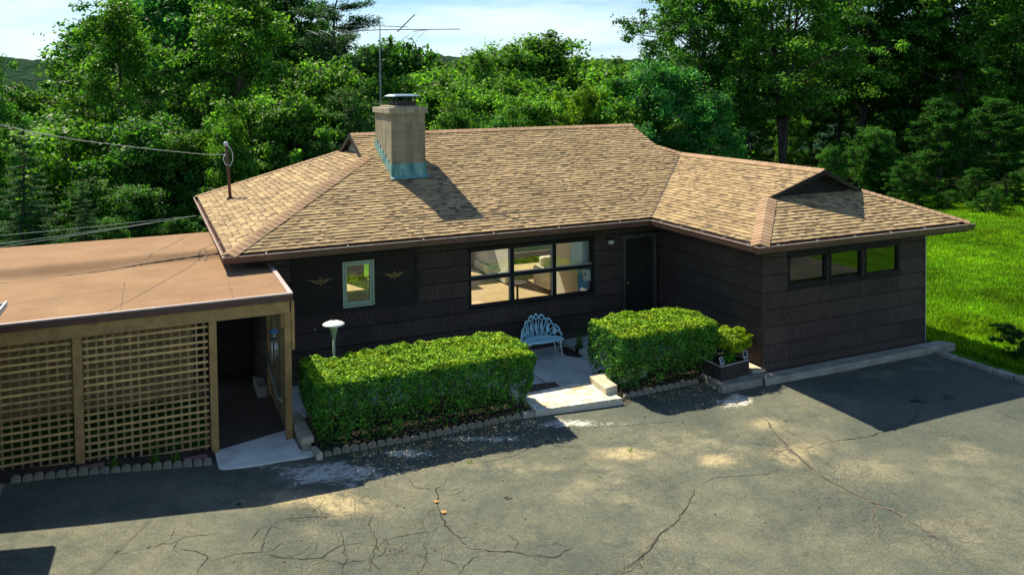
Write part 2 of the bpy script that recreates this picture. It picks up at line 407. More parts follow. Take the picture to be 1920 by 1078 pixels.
def grid_mesh(xs, ys, zf):
    X, Y = np.meshgrid(xs, ys); Z = zf(X, Y); nx = len(xs); ny = len(ys)
    v = np.stack([X.ravel(), Y.ravel(), Z.ravel()], 1)
    i, j = np.meshgrid(np.arange(nx - 1), np.arange(ny - 1)); a = (j * nx + i).ravel()
    return v, np.stack([a, a + 1, a + nx + 1, a + nx], 1)

def mat_lawn():
    m, nt, p, out = nodes_of('lawn_ground'); P = pos(nt)
    n1 = noise(nt, P, .5, 5, .6); n2 = noise(nt, P, 22, 4, .75)
    c = ramp(nt, noise(nt, P, .9, 6, .7), [(.3, (.045, .145, .010)), (.55, (.085, .235, .012)), (.75, (.155, .29, .020))])
    c = mixc(nt, 1, c, ramp(nt, noise(nt, P, 27, 3, .8), [(.3, .78), (.5, 1.), (.7, 1.3)]), 'MULTIPLY')
    c = mixc(nt, 1, c, ramp(nt, n2, [(.25, .45), (.7, 1.35)]), 'MULTIPLY')
    sx = N(nt, 'ShaderNodeSeparateXYZ', {0: P})
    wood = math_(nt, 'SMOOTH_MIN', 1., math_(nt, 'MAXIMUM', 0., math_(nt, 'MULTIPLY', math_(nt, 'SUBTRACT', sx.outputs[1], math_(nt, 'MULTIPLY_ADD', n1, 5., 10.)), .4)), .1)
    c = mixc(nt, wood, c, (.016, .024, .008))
    nt.links.new(c, p.inputs['Base Color']); p.inputs['Roughness'].default_value = 1; p.inputs['Specular IOR Level'].default_value = 0
    bump(nt, p, n2, .9, .05); return m
M['lawn'] = mat_lawn()
xs = np.unique(np.concatenate([np.linspace(-400, -40, 20), np.arange(-40, 60, 1.2), np.linspace(60, 500, 24)]))
ys = np.unique(np.concatenate([np.linspace(-60, -20, 8), np.arange(-20, 70, 1.2), np.linspace(70, 700, 40)]))
v, f = grid_mesh(xs, ys, ground_z)
g = mesh_np('ground', v, f, M['lawn'], smooth=True); tag(g, kind='structure')

# far wooded hills
M['far_wood'] = simple('far_woodland', (.040, .080, .045), (.018, .040, .026), .25, 1, 1.0, .35, 3.0, spec=0)
def hills(x, y):
    d = np.hypot(x + 11, y + 16)
    base = sstep(150, 520, d) * (22 + 12 * vnoise(x, y, 140, 5)) - 9
    return base + vnoise(x, y, 7, 6) * 4.5 + vnoise(x, y, 3.2, 8) * 2.5
ang = np.radians(np.linspace(28, 112, 420)); rad = np.linspace(130, 640, 90)
A, R = np.meshgrid(ang, rad); X = CX + R * np.cos(A); Y = CY + R * np.sin(A); Z = hills(X, Y)
nx = len(ang); i, j = np.meshgrid(np.arange(nx - 1), np.arange(len(rad) - 1)); a = (j * nx + i).ravel()
h = mesh_np('hills', np.stack([X.ravel(), Y.ravel(), Z.ravel()], 1), np.stack([a, a + nx, a + nx + 1, a + 1], 1), M['far_wood'])
tag(h, kind='structure')

# driveway: sheet with stains stored per vertex, crack ribbons in the same mesh
ST =  [(-8.51,-4.0,1.08,-0.51,-0.1,-0.47,0,1),(-7.31,-3.83,0.69,-0.32,-0.07,-0.25,0,1),(-6.06,-3.85,0.86,-0.41,-0.07,-0.19,0,0.9),(-4.38,-4.01,0.98,-0.47,-0.12,-0.23,0,0.8),(-1.34,-4.33,0.35,-0.17,-0.28,-0.36,0,1),(-9.35,-3.35,0.45,-0.21,-0.03,-0.26,0,0.7),(-9.08,-4.62,0.81,-0.38,-0.05,-0.3,1,1),(-8.51,-5.05,0.4,-0.19,-0.09,-0.43,1,1),(-4.24,-5.33,0.52,-0.24,-0.15,-0.25,1,1),(-3.07,-6.18,0.43,-0.21,-0.16,-0.2,1,0.9),(-5.02,-6.02,0.9,-0.42,-0.45,-0.78,2,0.8),(-6.1,-5.04,1.43,-0.68,-0.17,-0.39,2,0.8),(-3.04,-5.47,1.37,-0.65,-0.45,-0.61,2,0.7),(-1.47,-5.52,0.48,-0.23,-0.29,-0.33,2,0.8),(-1.19,-7.37,0.85,-0.4,-0.52,-0.47,2,0.7),(0.25,-7.66,0.93,-0.44,-0.89,-0.69,2,0.6),(-3.08,-8.43,0.61,-0.29,-0.53,-0.53,2,0.5),(-2.55,-7.09,0.82,-0.39,-0.54,-0.59,2,0.4),(-1.62,-9.11,0.9,-0.43,-0.63,-0.49,2,0.6),(-4.96,-8.09,0.47,-0.21,-0.2,-0.27,2,0.4),(-10.17,-4.15,1.37,-0.52,-0.04,-0.48,2,0.5),(-8.98,-5.59,0.38,-0.18,-0.06,-0.32,2,0.5),(-6.81,-7.47,0.57,-0.27,-0.14,-0.29,2,0.4),(-12.09,-4.6,0.85,-0.21,0.04,-0.41,2,0.5),(-1.87,-6.45,0.45,-0.21,-0.38,-0.42,1,0.6),(-1.55,-5.36,0.32,-0.15,-0.22,-0.26,1,0.7),(1.48,-5.63,0.48,-0.22,-0.10,-0.10,3,1),(2.27,-5.80,0.30,-0.13,-0.13,-0.11,3,1),(-8.51,-5.37,0.13,-0.06,-0.01,-0.07,3,0.8),(-6.45,-5.83,0.11,-0.04,-0.02,-0.05,3,0.8),(-11.29,-5.27,0.09,-0.03,0.0,-0.06,3,1),(-10.97,-5.29,0.08,-0.02,0.0,-0.04,3,1),(-10.5,-5.14,0.13,-0.03,0.0,-0.07,3,0.8),(-9.88,-4.42,0.08,-0.02,-0.01,-0.08,3,1),(2.07,-4.37,1.12,-0.54,-0.23,-0.22,2,0.5),(3.26,-4.6,0.47,-0.23,-0.13,-0.11,2,0.6)]
CR =  [[(-7.37,-6.8),(-7.11,-7.01),(-6.91,-7.11),(-6.73,-7.29),(-6.52,-7.44),(-6.21,-7.33)],[(-7.37,-6.8),(-7.39,-6.69),(-7.42,-6.44),(-7.45,-6.12),(-7.41,-5.73),(-7.3,-5.37),(-7.27,-5.19),(-7.07,-5.05),(-6.98,-4.95)],[(-7.27,-5.19),(-7.51,-5.02),(-7.5,-4.75),(-7.52,-4.69)],[(-7.44,-6.13),(-7.65,-6.22),(-7.93,-6.16),(-8.25,-6.15),(-8.46,-6.32)],[(-9.46,-6.08),(-9.1,-6.22),(-8.79,-6.03),(-8.67,-5.6)],[(-9.11,-6.2),(-8.89,-6.44),(-8.51,-6.49)],[(-11.35,-5.3),(-11.17,-5.3),(-10.94,-5.3),(-10.69,-5.26),(-10.56,-5.17),(-10.12,-5.24)],[(-10.7,-5.4),(-10.43,-5.6),(-10.36,-5.77),(-10.49,-6.05)],[(-10.36,-5.84),(-9.98,-5.78),(-9.74,-5.81),(-9.61,-5.37),(-9.52,-5.19),(-9.56,-4.95)],[(-9.74,-5.85),(-9.51,-6.02),(-9.28,-6.16),(-9.09,-6.18)],[(-9.55,-5.18),(-9.3,-5.1),(-8.91,-5.23),(-8.65,-5.35)],[(-1.4,-5.11),(-1.4,-5.31),(-1.65,-5.79),(-1.81,-6.27),(-1.92,-6.63),(-2.03,-7.07),(-2.06,-7.41),(-2.02,-7.86),(-1.92,-8.39),(-1.97,-9.09)],[(-1.32,-6.39),(-1.03,-6.38),(-0.64,-6.43),(-0.22,-6.47),(0.15,-6.41),(0.51,-6.47),(1.04,-6.22),(1.3,-6.03),(1.84,-6.21)],[(-1.41,-5.67),(-1.37,-6.04),(-1.36,-6.37)],[(-2.23,-6.38),(-1.98,-6.29),(-1.81,-6.31)],[(2.43,-6.63),(2.39,-7.0),(2.45,-7.15)],[(-3.94,-6.7),(-4.2,-7.0),(-4.66,-7.33),(-5.03,-7.51),(-5.42,-7.8),(-5.78,-7.95),(-6.05,-8.04)],[(-3.94,-6.7),(-3.47,-6.57),(-2.86,-6.77),(-2.32,-6.83)],[(-4.74,-4.87),(-5.08,-4.61),(-5.21,-4.09)],[(-6.47,-4.67),(-5.85,-4.67),(-5.19,-4.44)],[(-3.95,-4.34),(-3.4,-4.48),(-2.69,-4.69)],[(-8.23,-5.42),(-8.38,-5.73),(-8.37,-6.09),(-8.49,-6.43),(-8.63,-6.74)],[(-8.94,-6.69),(-8.79,-6.29),(-8.74,-5.78)],[(-7.69,-7.27),(-7.47,-7.04),(-7.31,-6.99)],[(-8.14,-7.06),(-7.93,-6.82),(-7.83,-6.41)]]
M['asphalt'] = None
def mat_asphalt():
    m, nt, p, out = nodes_of('asphalt'); P = pos(nt)
    at = N(nt, 'ShaderNodeAttribute', attribute_name='Col').outputs['Color']
    sp = N(nt, 'ShaderNodeSeparateColor', {0: at})
    w, s, t = sp.outputs[0], sp.outputs[1], sp.outputs[2]
    n1 = noise(nt, P, .7, 5, .62); n2 = noise(nt, P, 7, 5, .7); n3 = noise(nt, P, 75, 3, .75)
    c = ramp(nt, n1, [(.3, (.058, .071, .058)), (.7, (.106, .114, .086))])
    tan = math_(nt, 'MULTIPLY', t, ramp(nt, noise(nt, P, 2.3, 6, .7), [(.36, 0.), (.62, 1.)]))
    c = mixc(nt, tan, c, (.245, .225, .145))
    brk = noise(nt, mapv(nt, P, (2.6, 7.0, 1), (0, 0, -.12)), 2.3, 9, .78, 1.2)
    sand = math_(nt, 'MULTIPLY', s, ramp(nt, noise(nt, P, 4.2, 6, .7), [(.34, 0.), (.56, 1.)]))
    c = mixc(nt, sand, c, (.38, .31, .175))
    th = math_(nt, 'SUBTRACT', math_(nt, 'ADD', brk, math_(nt, 'MULTIPLY', w, .235)), .66)
    white = ramp(nt, math_(nt, 'MULTIPLY', th, 18.), [(0., 0.), (1., .85)])
    c = mixc(nt, white, c, (.66, .64, .56))
    # aggregate speckle
    c = mixc(nt, 1, c, ramp(nt, n3, [(.28, .55), (.5, 1.), (.72, 1.7)]), 'MULTIPLY')
    c = mixc(nt, 1, c, ramp(nt, noise(nt, P, 27, 3, .8), [(.3, .78), (.5, 1.), (.7, 1.3)]), 'MULTIPLY')
    c = mixc(nt, 1, c, ramp(nt, n2, [(.3, .86), (.7, 1.12)]), 'MULTIPLY')
    # fine crazing where the surface has broken up
    vd = mixc(nt, .12, P, N(nt, 'ShaderNodeTexNoise', {'Vector': P, 'Scale': 3.5, 'Detail': 4}).outputs[1], 'ADD')
    v1 = N(nt, 'ShaderNodeTexVoronoi', {'Vector': vd, 'Scale': 2.3}, feature='DISTANCE_TO_EDGE').outputs[0]
    v2 = N(nt, 'ShaderNodeTexVoronoi', {'Vector': vd, 'Scale': 5.5}, feature='DISTANCE_TO_EDGE').outputs[0]
    gate = ramp(nt, noise(nt, P, .55, 3, .6), [(.44, 0.), (.58, 1.)])
    cra = N(nt, 'ShaderNodeAttribute', attribute_name='Craze').outputs['Fac']
    k1 = math_(nt, 'MULTIPLY', ramp(nt, v1, [(0., .9), (.012, 0.)]), math_(nt, 'MAXIMUM', math_(nt, 'MULTIPLY', gate, .6), cra))
    k2 = math_(nt, 'MULTIPLY', ramp(nt, v2, [(0., .7), (.02, 0.)]), cra)
    k = math_(nt, 'MAXIMUM', k1, k2)
    halo = math_(nt, 'MULTIPLY', ramp(nt, v1, [(0., .6), (.05, 0.)]), math_(nt, 'MAXIMUM', math_(nt, 'MULTIPLY', gate, .6), cra))
    c = mixc(nt, math_(nt, 'MULTIPLY', halo, n2), c, (.26, .225, .14))
    c = mixc(nt, k, c, (.030, .028, .022))
    hole = N(nt, 'ShaderNodeAttribute', attribute_name='Hole').outputs['Fac']
    hk = ramp(nt, math_(nt, 'ADD', hole, math_(nt, 'MULTIPLY', n2, .6)), [(.75, 0.), (.95, .9)])
    c = mixc(nt, hk, c, (.022, .020, .017))
    nt.links.new(c, p.inputs['Base Color']); p.inputs['Roughness'].default_value = .88; p.inputs['Specular IOR Level'].default_value = .3
    hh = math_(nt, 'SUBTRACT', math_(nt, 'MULTIPLY', n3, .5), math_(nt, 'ADD', k, hk)); bump(nt, p, hh, .6, .012); return m
M['asphalt'] = mat_asphalt()
M['crack'] = simple('crack', (.04, .036, .028), (.02, .018, .015), 20, 1, 0)
M['crack_sand'] = simple('crack_sand', (.17, .155, .11), (.10, .09, .065), 12, 1, .3, 50)
xs = np.arange(-17, 9.01, .06); ys = np.arange(-16, -2.7, .06)
v, f = grid_mesh(xs, ys, drive_z)
# trim: the asphalt ends at the right-hand stone edging (x about 4.1) in front of the lawn
keep = ~((v[f[:, 0], 0] > 4.12 + .0 * v[f[:, 0], 1]) & (v[f[:, 0], 1] > -9.5))
keep &= (v[f[:, 0], 1] < -3.18) | ((v[f[:, 0], 0] < -10.03) & (v[f[:, 0], 1] < -2.82))
f = f[keep]
rgb = np.zeros((len(v), 3)); hole = np.zeros(len(v)); craze = np.zeros(len(v))
wob = (vnoise(v[:, 0], v[:, 1], .35, 9) - .5) * .6
for (cx, cy, ax, ay, bx, by, k, s) in ST:
    det = ax * by - ay * bx; dx = v[:, 0] - cx; dy = v[:, 1] - cy
    a_ = (dx * by - dy * bx) / det; b_ = (ax * dy - ay * dx) / det
    q = np.clip(1.25 - (np.hypot(a_, b_) + wob * (1 if k != 3 else 2.2)), 0, 1) * s
    q = q * q * (3 - 2 * q)
    if k == 3: hole = np.maximum(hole, q * sstep(.25, .6, vnoise(v[:, 0], v[:, 1], .075, 31)))
    else: rgb[:, k] = np.maximum(rgb[:, k], q)
rgb[:, 2] = np.maximum(rgb[:, 2], .35 * sstep(.35, .75, vnoise(v[:, 0], v[:, 1], 1.3, 12)))
for (cx, cy, r) in ((-8.3, -6.2, 1.1), (-2.3, -8.1, 1.2), (-2.0, -9.0, 1.3), (-1.8, -7.2, .7), (-2.1, -6.2, .5), (-8.8, -5.0, .8), (-9.2, -6.6, .8), (-5.4, -8.1, .6), (-7.5, -6.6, .6)):
    craze = np.maximum(craze, np.clip(1.3 - np.hypot(v[:, 0] - cx, v[:, 1] - cy) / r + wob, 0, 1))
v[:, 2] -= hole * .03
dr = mesh_np('driveway', v, f, M['asphalt'], cols=rgb, smooth=True); tag(dr, kind='structure')
me = dr.data
for nm, arr in (('Hole', hole), ('Craze', craze)):
    at = me.attributes.new(nm, 'FLOAT', 'POINT'); at.data.foreach_set('value', arr.astype(np.float32))
# crack ribbons
cb = MB()
def ribbon(pts, w, dz, jag, mi):
    cb.mi = mi; P2 = []
    for (a, b) in zip(pts[:-1], pts[1:]):
        L = math.hypot(b[0] - a[0], b[1] - a[1]); n = max(2, int(L / .07))
        for k in range(n):
            t = k / n; P2.append((a[0] + (b[0] - a[0]) * t + random.gauss(0, jag), a[1] + (b[1] - a[1]) * t + random.gauss(0, jag)))
    P2.append(pts[-1]); vs = []; n = len(P2)
    for i, (x, y) in enumerate(P2):
        a = P2[max(0, i - 1)]; b = P2[min(n - 1, i + 1)]; dx, dy = b[0] - a[0], b[1] - a[1]; L = math.hypot(dx, dy) or 1
        ww = w * (.35 + random.random()) * min(1, .25 + 3 * min(i, n - 1 - i) / n) * .5
        z = float(drive_z(x, y)) + dz
        vs += [(x - dy / L * ww, y + dx / L * ww, z), (x + dy / L * ww, y - dx / L * ww, z)]
    cb.add(vs, [(2 * i, 2 * i + 1, 2 * i + 3, 2 * i + 2) for i in range(n - 1)])
for ci, c in enumerate(CR):
    if ci in (11, 16, 0): ribbon(c, .07 if ci == 11 else .02, .003, .03, 1)
    ribbon(c, .017 if ci in (0, 11, 16, 12, 1) else .010, .006, .012, 0)
    for k in range(len(c)):       # short side branches
        if random.random() < .4:
            x, y = c[k]; a = random.uniform(0, 6.28); L = random.uniform(.15, .5)
            ribbon([(x, y), (x + L * .5 * math.cos(a), y + L * .5 * math.sin(a)), (x + L * math.cos(a + .4), y + L * math.sin(a + .4))], .007, .006, .01, 0)
cr_o = cb.build('cracks', [M['crack'], M['crack_sand']])
# fold the ribbons into the driveway mesh
bm_ = bpy.data.meshes.new('tmp'); 
import bmesh
b = bmesh.new(); b.from_mesh(dr.data); n0 = len(b.faces); b.from_mesh(cr_o.data); b.faces.ensure_lookup_table()
dr.data.materials.append(M['crack']); dr.data.materials.append(M['crack_sand'])
for k in range(n0, len(b.faces)): b.faces[k].material_index += 1
b.to_mesh(dr.data); b.free(); bpy.data.objects.remove(cr_o); bpy.data.meshes.remove(bm_)

# dry leaves and tiny litter lying on the asphalt
def fallen_leaf(x, y, s, col, label):
    q = MB(); z = float(drive_z(x, y)) + .012; n = 10; vs = [(x, y, z + .006)]
    for k in range(n):
        a = 2 * PI * k / n + .3; r = s * (1 if k % 2 == 0 else .45); vs.append((x + r * math.cos(a), y + r * math.sin(a), z + random.uniform(0, .015)))
    q.add(vs, [(0, 1 + k, 1 + (k + 1) % n) for k in range(n)])
    o = q.build('fallen_leaf', col); tag(o, label, 'leaf', 'fallen leaves on the driveway')
M['dry_leaf'] = simple('dry_leaf', (.62, .33, .07), (.45, .22, .05), 30, .8, 0)
fallen_leaf(-7.38, -5.54, .05, M['dry_leaf'], 'small orange dry leaf on the cracked asphalt, the nearer to the long hedge')
fallen_leaf(-7.38, -5.85, .06, M['dry_leaf'], 'orange star shaped dry leaf on the cracked asphalt, the farther from the long hedge')

# planting bed soil, patio and the concrete pads
def struct(name, mb, m, bev=0): o = mb.build(name, m, bevel=bev); tag(o, kind='structure'); return o
q = MB()
q.prism([(-8.56, -3.30), (-4.9, -3.36), (-4.9, -1.9), (-8.6, -1.9)], -.3, -.04)
q.prism([(-3.09, -3.3), (-1.2, -3.34), (-.02, -3.2), (-.02, -1.9), (-2.8, -2.0), (-2.85, -2.66)], -.3, -.045)
q.prism([(-13.2, -2.9), (-10.06, -2.95), (-10.06, -2.4), (-13.2, -2.4)], -.3, lambda x, y: float(drive_z(x, y)) + .04)
struct('soil', q, M['soil'])
q = MB(); q.prism([(-8.9, -2.1), (-8.62, -2.12), (-8.62, -1.88), (-4.9, -1.88), (-4.9, -2.62), (-3.3, -2.62), (-2.86, -2.68), (-2.8, -1.98), (-.004, -1.88), (-.004, -.004), (-8.9, -.004)], -.3, -.125)
struct('patio', q, M['concrete'])
q = MB(); q.box(-3.96, -3.945, -2.6, -1.15, -.1249, -.1215); tag(q.build('patio_joint', M['iron']), kind='structure')
q = MB(); q.prism([(-2.56, -1.62), (-.02, -1.62), (-.02, -.02), (-2.56, -.02)], -.12, .0); 
tag(q.build('stoop_slab', M['concrete'], bevel=.012), 'raised pale concrete slab below the front door beside the patio', 'slab')
# entrance pad in front of the covered walkway
q = MB(); n = 18
pts = [(-10.03, -2.56), (-10.03, -3.12)] + [(-10.03 + .12 - .12 * math.cos(a), -3.2 - .09 * math.sin(a)) for a in (0.3, .9, 1.4)] + [(-9.3, -3.31), (-8.75, -3.36), (-8.60, -3.34), (-8.57, -3.25), (-8.80, -3.1), (-8.83, -2.2)]
q.prism(pts, -.3, -.068); struct('entrance_pad', q, M['slab'])
q = MB(); q.prism([(-10.03, -2.55), (-8.84, -2.19), (-8.84, 1.2), (-10.03, 1.2)], -.3, -.075); struct('walkway_floor', q, M['mat'])

# door mat
q = MB(); q.prism([(-4.60, -2.585), (-3.84, -2.60), (-3.76, -2.02), (-4.35, -1.95), (-4.56, -1.98)], -.124, -.112)
tag(q.build('door_mat', M['mat'], bevel=.004), 'worn brown coir mat lying on the patio behind the flagstone step', 'door mat')

# flagstone step
st = empty('flagstone_step', (-4.0, -3.1, -.1), 0, 'broad low step paved with pastel flagstones between the two hedges', 'step')
def T(o, root): o.parent = root; o.matrix_parent_inverse = Matrix.Translation(root.location).inverted() if not root.rotation_euler.z else root.matrix_basis.inverted()
SA, SB, SC, SD = (-4.87, -3.46), (-3.21, -3.61), (-3.32, -2.60), (-4.80, -2.62)
q = MB(); q.prism([SA, SB, SC, SD], -.14, .008); T(q.build('riser', M['grout'], bevel=.006), st)
def bil(u, w):
    return tuple((SA[i] * (1 - u) + SB[i] * u) * (1 - w) + (SD[i] * (1 - u) + SC[i] * u) * w for i in (0, 1))
q = MB(); random.seed(5)
pal = [(.92, .92, .86), (.60, .68, .62), (.84, .64, .44), (.68, .58, .52), (.95, .93, .85), (.80, .72, .54), (.66, .70, .66), (.92, .88, .76), (.93, .92, .86), (.95, .9, .8), (.78, .50, .34), (.78, .80, .78)]
rows = [0, .18, .36, .52, .68, .86, 1.0]
for w0, w1 in zip(rows[:-1], rows[1:]):
    u = 0.0
    while u < .995:
        du = random.choice((.07, .10, .13, .17)); u1 = min(1, u + du)
        if 1 - u1 < .05: u1 = 1
        g = .006; a, b_, c_, d_ = bil(u + g, w0 + g * 1.6), bil(u1 - g, w0 + g * 1.6), bil(u1 - g, w1 - g * 1.6), bil(u + g, w1 - g * 1.6)
        q.prism([a, b_, c_, d_], .004, .0155 + random.uniform(0, .003), col=random.choice(pal)); u = u1
T(q.build('paving', M['flag']), st)
# low rim walls beside the step and hedge
def stone_block(name, pts, z0, z1, m, label, cat, group=None, bev=.012):
    q = MB(); q.prism(pts, z0, z1); return tag(q.build(name, m, bevel=bev), label, cat, group)
stone_block('rim_wall', [(-3.41, -3.36), (-3.13, -3.30), (-3.11, -2.86), (-2.1, -2.7), (-2.1, -2.45), (-3.36, -2.64)], -.14, .14, M['rim'], 'low L shaped pale stone rim wall right of the flagstone step', 'low wall')
stone_block('kerb_block', [(-5.10, -3.46), (-4.885, -3.47), (-4.88, -3.36), (-5.10, -3.35)], -.12, .0, M['kerb'], 'short grey concrete block at the left foot of the flagstone step', 'kerb block')
stone_block('bench_slab', [(-8.80, -3.22), (-8.60, -3.22), (-8.62, -2.12), (-8.82, -2.12)], .06, .16, M['rim'], 'pale stone slab capping the low wall between the entrance pad and the long hedge', 'coping')
stone_block('kerb_block', [(-8.78, -3.18), (-8.64, -3.18), (-8.66, -2.14), (-8.80, -2.14)], -.14, .058, M['kerb'], 'low grey block wall under the pale slab left of the long hedge', 'low wall')
stone_block('kerb_block', [(-8.62, -3.52), (-8.52, -3.50), (-8.57, -3.18), (-8.66, -3.20)], -.13, .0, M['rim'], 'narrow kerb piece at the front left corner of the long hedge', 'kerb block')
# long kerb in front of the wing, planter plinth and side coping
stone_block('long_kerb', [(-.33, -4.00), (4.80, -4.02), (4.66, -3.70), (-.12, -3.70)], -.14, .03, M['kerb'], 'long concrete kerb running under the wing wall beside the driveway', 'kerb', bev=.02)
stone_block('plinth', [(-1.31, -3.98), (-.34, -3.96), (-.13, -3.72), (-.13, -3.05), (-1.22, -3.2)], -.14, .045, M['stone'], 'rough stone plinth under the black planter box', 'plinth', bev=.02)
stone_block('coping_strip', [(-.33, -3.66), (-.06, -3.72), (-.06, -2.9), (-.30, -2.9)], .05, .09, M['rim'], 'sunlit pale coping beside the wing wall behind the planter', 'coping')
# right-hand stone edging
random.seed(3)
for k in range(7):
    y1 = -4.12 - k * .42; y0 = y1 - .40
    x = 4.16 + random.uniform(-.02, .02)
    stone_block('edging_block', [(x - .07, y0), (x + .12, y0), (x + .12 + random.uniform(0, .03), y1), (x - .07, y1)], -.13, -.015 + random.uniform(-.02, .03), M['stone'],
                'weathered stone edging block in the row between driveway and lawn', 'edging block', 'stone edging blocks beside the lawn', .025)
# scalloped edging stones
def scallop_proto(m):
    q = MB(); w = .064; d = .035; h = .11; vs = []; n = 9
    prof = [(-w, 0)] + [(-w * math.cos(PI * k / n), h * .55 + h * .45 * math.sin(PI * k / n)) for k in range(n + 1)] + [(w, 0)]
    for y in (-d, d): vs += [(x, y, z) for x, z in prof]
    k = len(prof); q.add(vs, [tuple(range(k)), tuple(range(2 * k - 1, k - 1, -1))] + [(i, k + i, k + (i + 1) % k, (i + 1) % k) for i in range(k)])
    o = q.build('edging_stone', m, bevel=.008); return o
proto = scallop_proto(M['scallop']); first = True
def scallop_row(pts, label, group):
    global first
    L = [0]
    for a, b in zip(pts[:-1], pts[1:]): L.append(L[-1] + math.hypot(b[0] - a[0], b[1] - a[1]))
    n = int(L[-1] / .136)
    for k in range(n):
        s = (k + .5) * L[-1] / n; i = max(j for j in range(len(L) - 1) if L[j] <= s); t = (s - L[i]) / (L[i + 1] - L[i]); a, b = pts[i], pts[i + 1]
        o = proto if first else proto.copy()
        if not first: COL.objects.link(o)
        first = False
        x, y = a[0] + (b[0] - a[0]) * t, a[1] + (b[1] - a[1]) * t
        o.location = (x, y, float(drive_z(x, y)) - .015 + random.uniform(-.012, .006)); o.rotation_euler = (random.uniform(-.12, .06), random.uniform(-.05, .05), math.atan2(b[1] - a[1], b[0] - a[0]) + random.uniform(-.06, .06))
        o.scale = (1, 1, random.uniform(.9, 1.08)); tag(o, label, 'edging stone', group)
scallop_row([(-8.50, -3.40), (-5.12, -3.41)], 'round topped concrete edging stone in the row in front of the long hedge', 'edging stones in front of the long hedge')
scallop_row([(-3.05, -3.36), (-1.36, -3.33)], 'round topped concrete edging stone in the row in front of the shorter hedge', 'edging stones in front of the shorter hedge')
scallop_row([(-12.76, -2.93), (-12.2, -2.92), (-10.10, -3.03)], 'round topped concrete edging stone in the row in front of the lattice screen', 'edging stones in front of the lattice screen')
for (x, y, lab) in ((-10.33, -2.86, 'pink brick lying behind the edging stones next to the entrance pad'), (-11.75, -2.80, 'pink brick lying behind the edging stones at the foot of the middle lattice post')):
    q = MB(); z = float(drive_z(x, y)); q.box(x - .17, x + .17, y - .05, y + .07, z, z + .06, .04); tag(q.build('brick', M['brick_edge'], bevel=.008), lab, 'brick')
q = MB(); q.box(-12.90, -12.83, -4.4, -2.95, -.1, .16, 0); tag(q.build('kerb_strip', M['kerb'], bevel=.01), 'narrow concrete kerb strip at the left edge of the driveway', 'kerb')

# ------------------------------------------------------------------ the house
TP = .4065; OV = .695; EZ = 2.60            # roof pitch, overhang to gutter lip, lip height
XL, XR, YF, YB, YW = -9.69, 5.035, -.695, 8.54, -4.278
WX0, WX1, WYB, WW = -9.0, 4.34, 7.85, -3.583
XR1, XR2, YR = -6.31, 1.72, 3.92
HR = EZ + TP * (YR - YF); XC = 2.17; HW = EZ + TP * (XC + OV)
house = empty('house', (0, 0, 0), 0, 'dark brown single storey shingled house with tan roof and chimney', 'house')

# --- walls: lapped striated siding with openings
def siding_wall(name, org, dx, L, z0, z1, holes, nrm, mat=None, thick=.13, parent=None, lap=.34, phase=.17):
    """org (x,y), dx unit vector along wall, nrm outward"""
    q = MB(); P = lambda s, n, z: (org[0] + dx[0] * s + nrm[0] * n, org[1] + dx[1] * s + nrm[1] * n, z)
    xs = sorted({0, L} | {h[0] for h in holes} | {h[1] for h in holes})
    zs = [z0]; k = math.floor((z0 - phase) / lap) + 1
    while phase + k * lap < z1 - .01: zs.append(phase + k * lap); k += 1
    zs.append(z1)
    for a, b in zip(xs[:-1], xs[1:]):
        for zb, zt in zip(zs[:-1], zs[1:]):
            cuts = [(zb, zt)]
            for h in holes:
                if h[0] < b - 1e-6 and h[1] > a + 1e-6:
                    nc = []
                    for (u, w) in cuts:
                        if h[2] > u: nc.append((u, min(w, h[2])))
                        if h[3] < w: nc.append((max(u, h[3]), w))
                    cuts = [c for c in nc if c[1] - c[0] > 1e-5]
            for u, w in cuts:
                off = lambda z: .004 + .030 * (zt - z) / lap
                gq = .019 if abs(u - zb) < 1e-6 and u > z0 + .01 and w - u > .03 else 0.
                if gq: q.add([P(a, -.045, u), P(b, -.045, u), P(b, -.045, u + gq), P(a, -.045, u + gq), P(a, .004, u), P(b, .004, u), P(a, .034, u + gq), P(b, .034, u + gq)], [(0, 1, 2, 3), (4, 5, 1, 0), (3, 2, 7, 6)]); u += gq
                vs = [P(a, off(u), u), P(b, off(u), u), P(b, off(w), w), P(a, off(w), w), P(a, -.0, u), P(b, -.0, u), P(b, -.0, w), P(a, -.0, w), P(a, -thick, u), P(b, -thick, u), P(b, -thick, w), P(a, -thick, w)]
                q.add(vs, [(0, 1, 2, 3), (4, 5, 1, 0), (0, 3, 7, 4), (1, 5, 6, 2), (8, 11, 10, 9), (4, 7, 11, 8), (5, 9, 10, 6), (4, 8, 9, 5), (7, 6, 10, 11)])
    # corner boards close the laps
    return q.build(name, mat or M['siding'], parent)
HB = (-4.76 - WX0, -1.74 - WX0, .94, 2.19)      # big window opening
HD = (-.98 - WX0, -.14 - WX0, -.02, 2.12)
HS = (-7.41 - WX0, -6.80 - WX0, 1.29, 2.19)
siding_wall('wall', (WX0, 0), (1, 0), -WX0 - .14, -.2, 2.5, [HB, HD, HS], (0, -1), parent=house)
siding_wall('wall', (0, WW), (0, 1), -WW + 2.4, -.2, 2.5, [], (-1, 0), parent=house)
HG = [(.59, 1.60, 1.60, 2.21), (1.66, 2.56, 1.60, 2.21), (2.62, 3.61, 1.60, 2.21)]
siding_wall('wall', (0, WW), (1, 0), WX1, -.2, 2.5, HG, (0, -1), parent=house)
siding_wall('wall', (WX1, WW), (0, 1), WYB - WW, -.2, 2.5, [(.25, 3.35, .4, 2.3), (5.2, 8.5, .1, 2.2)], (1, 0), parent=house)
siding_wall('wall', (WX0, 0), (0, 1), WYB, -.2, 2.5, [], (-1, 0), parent=house)
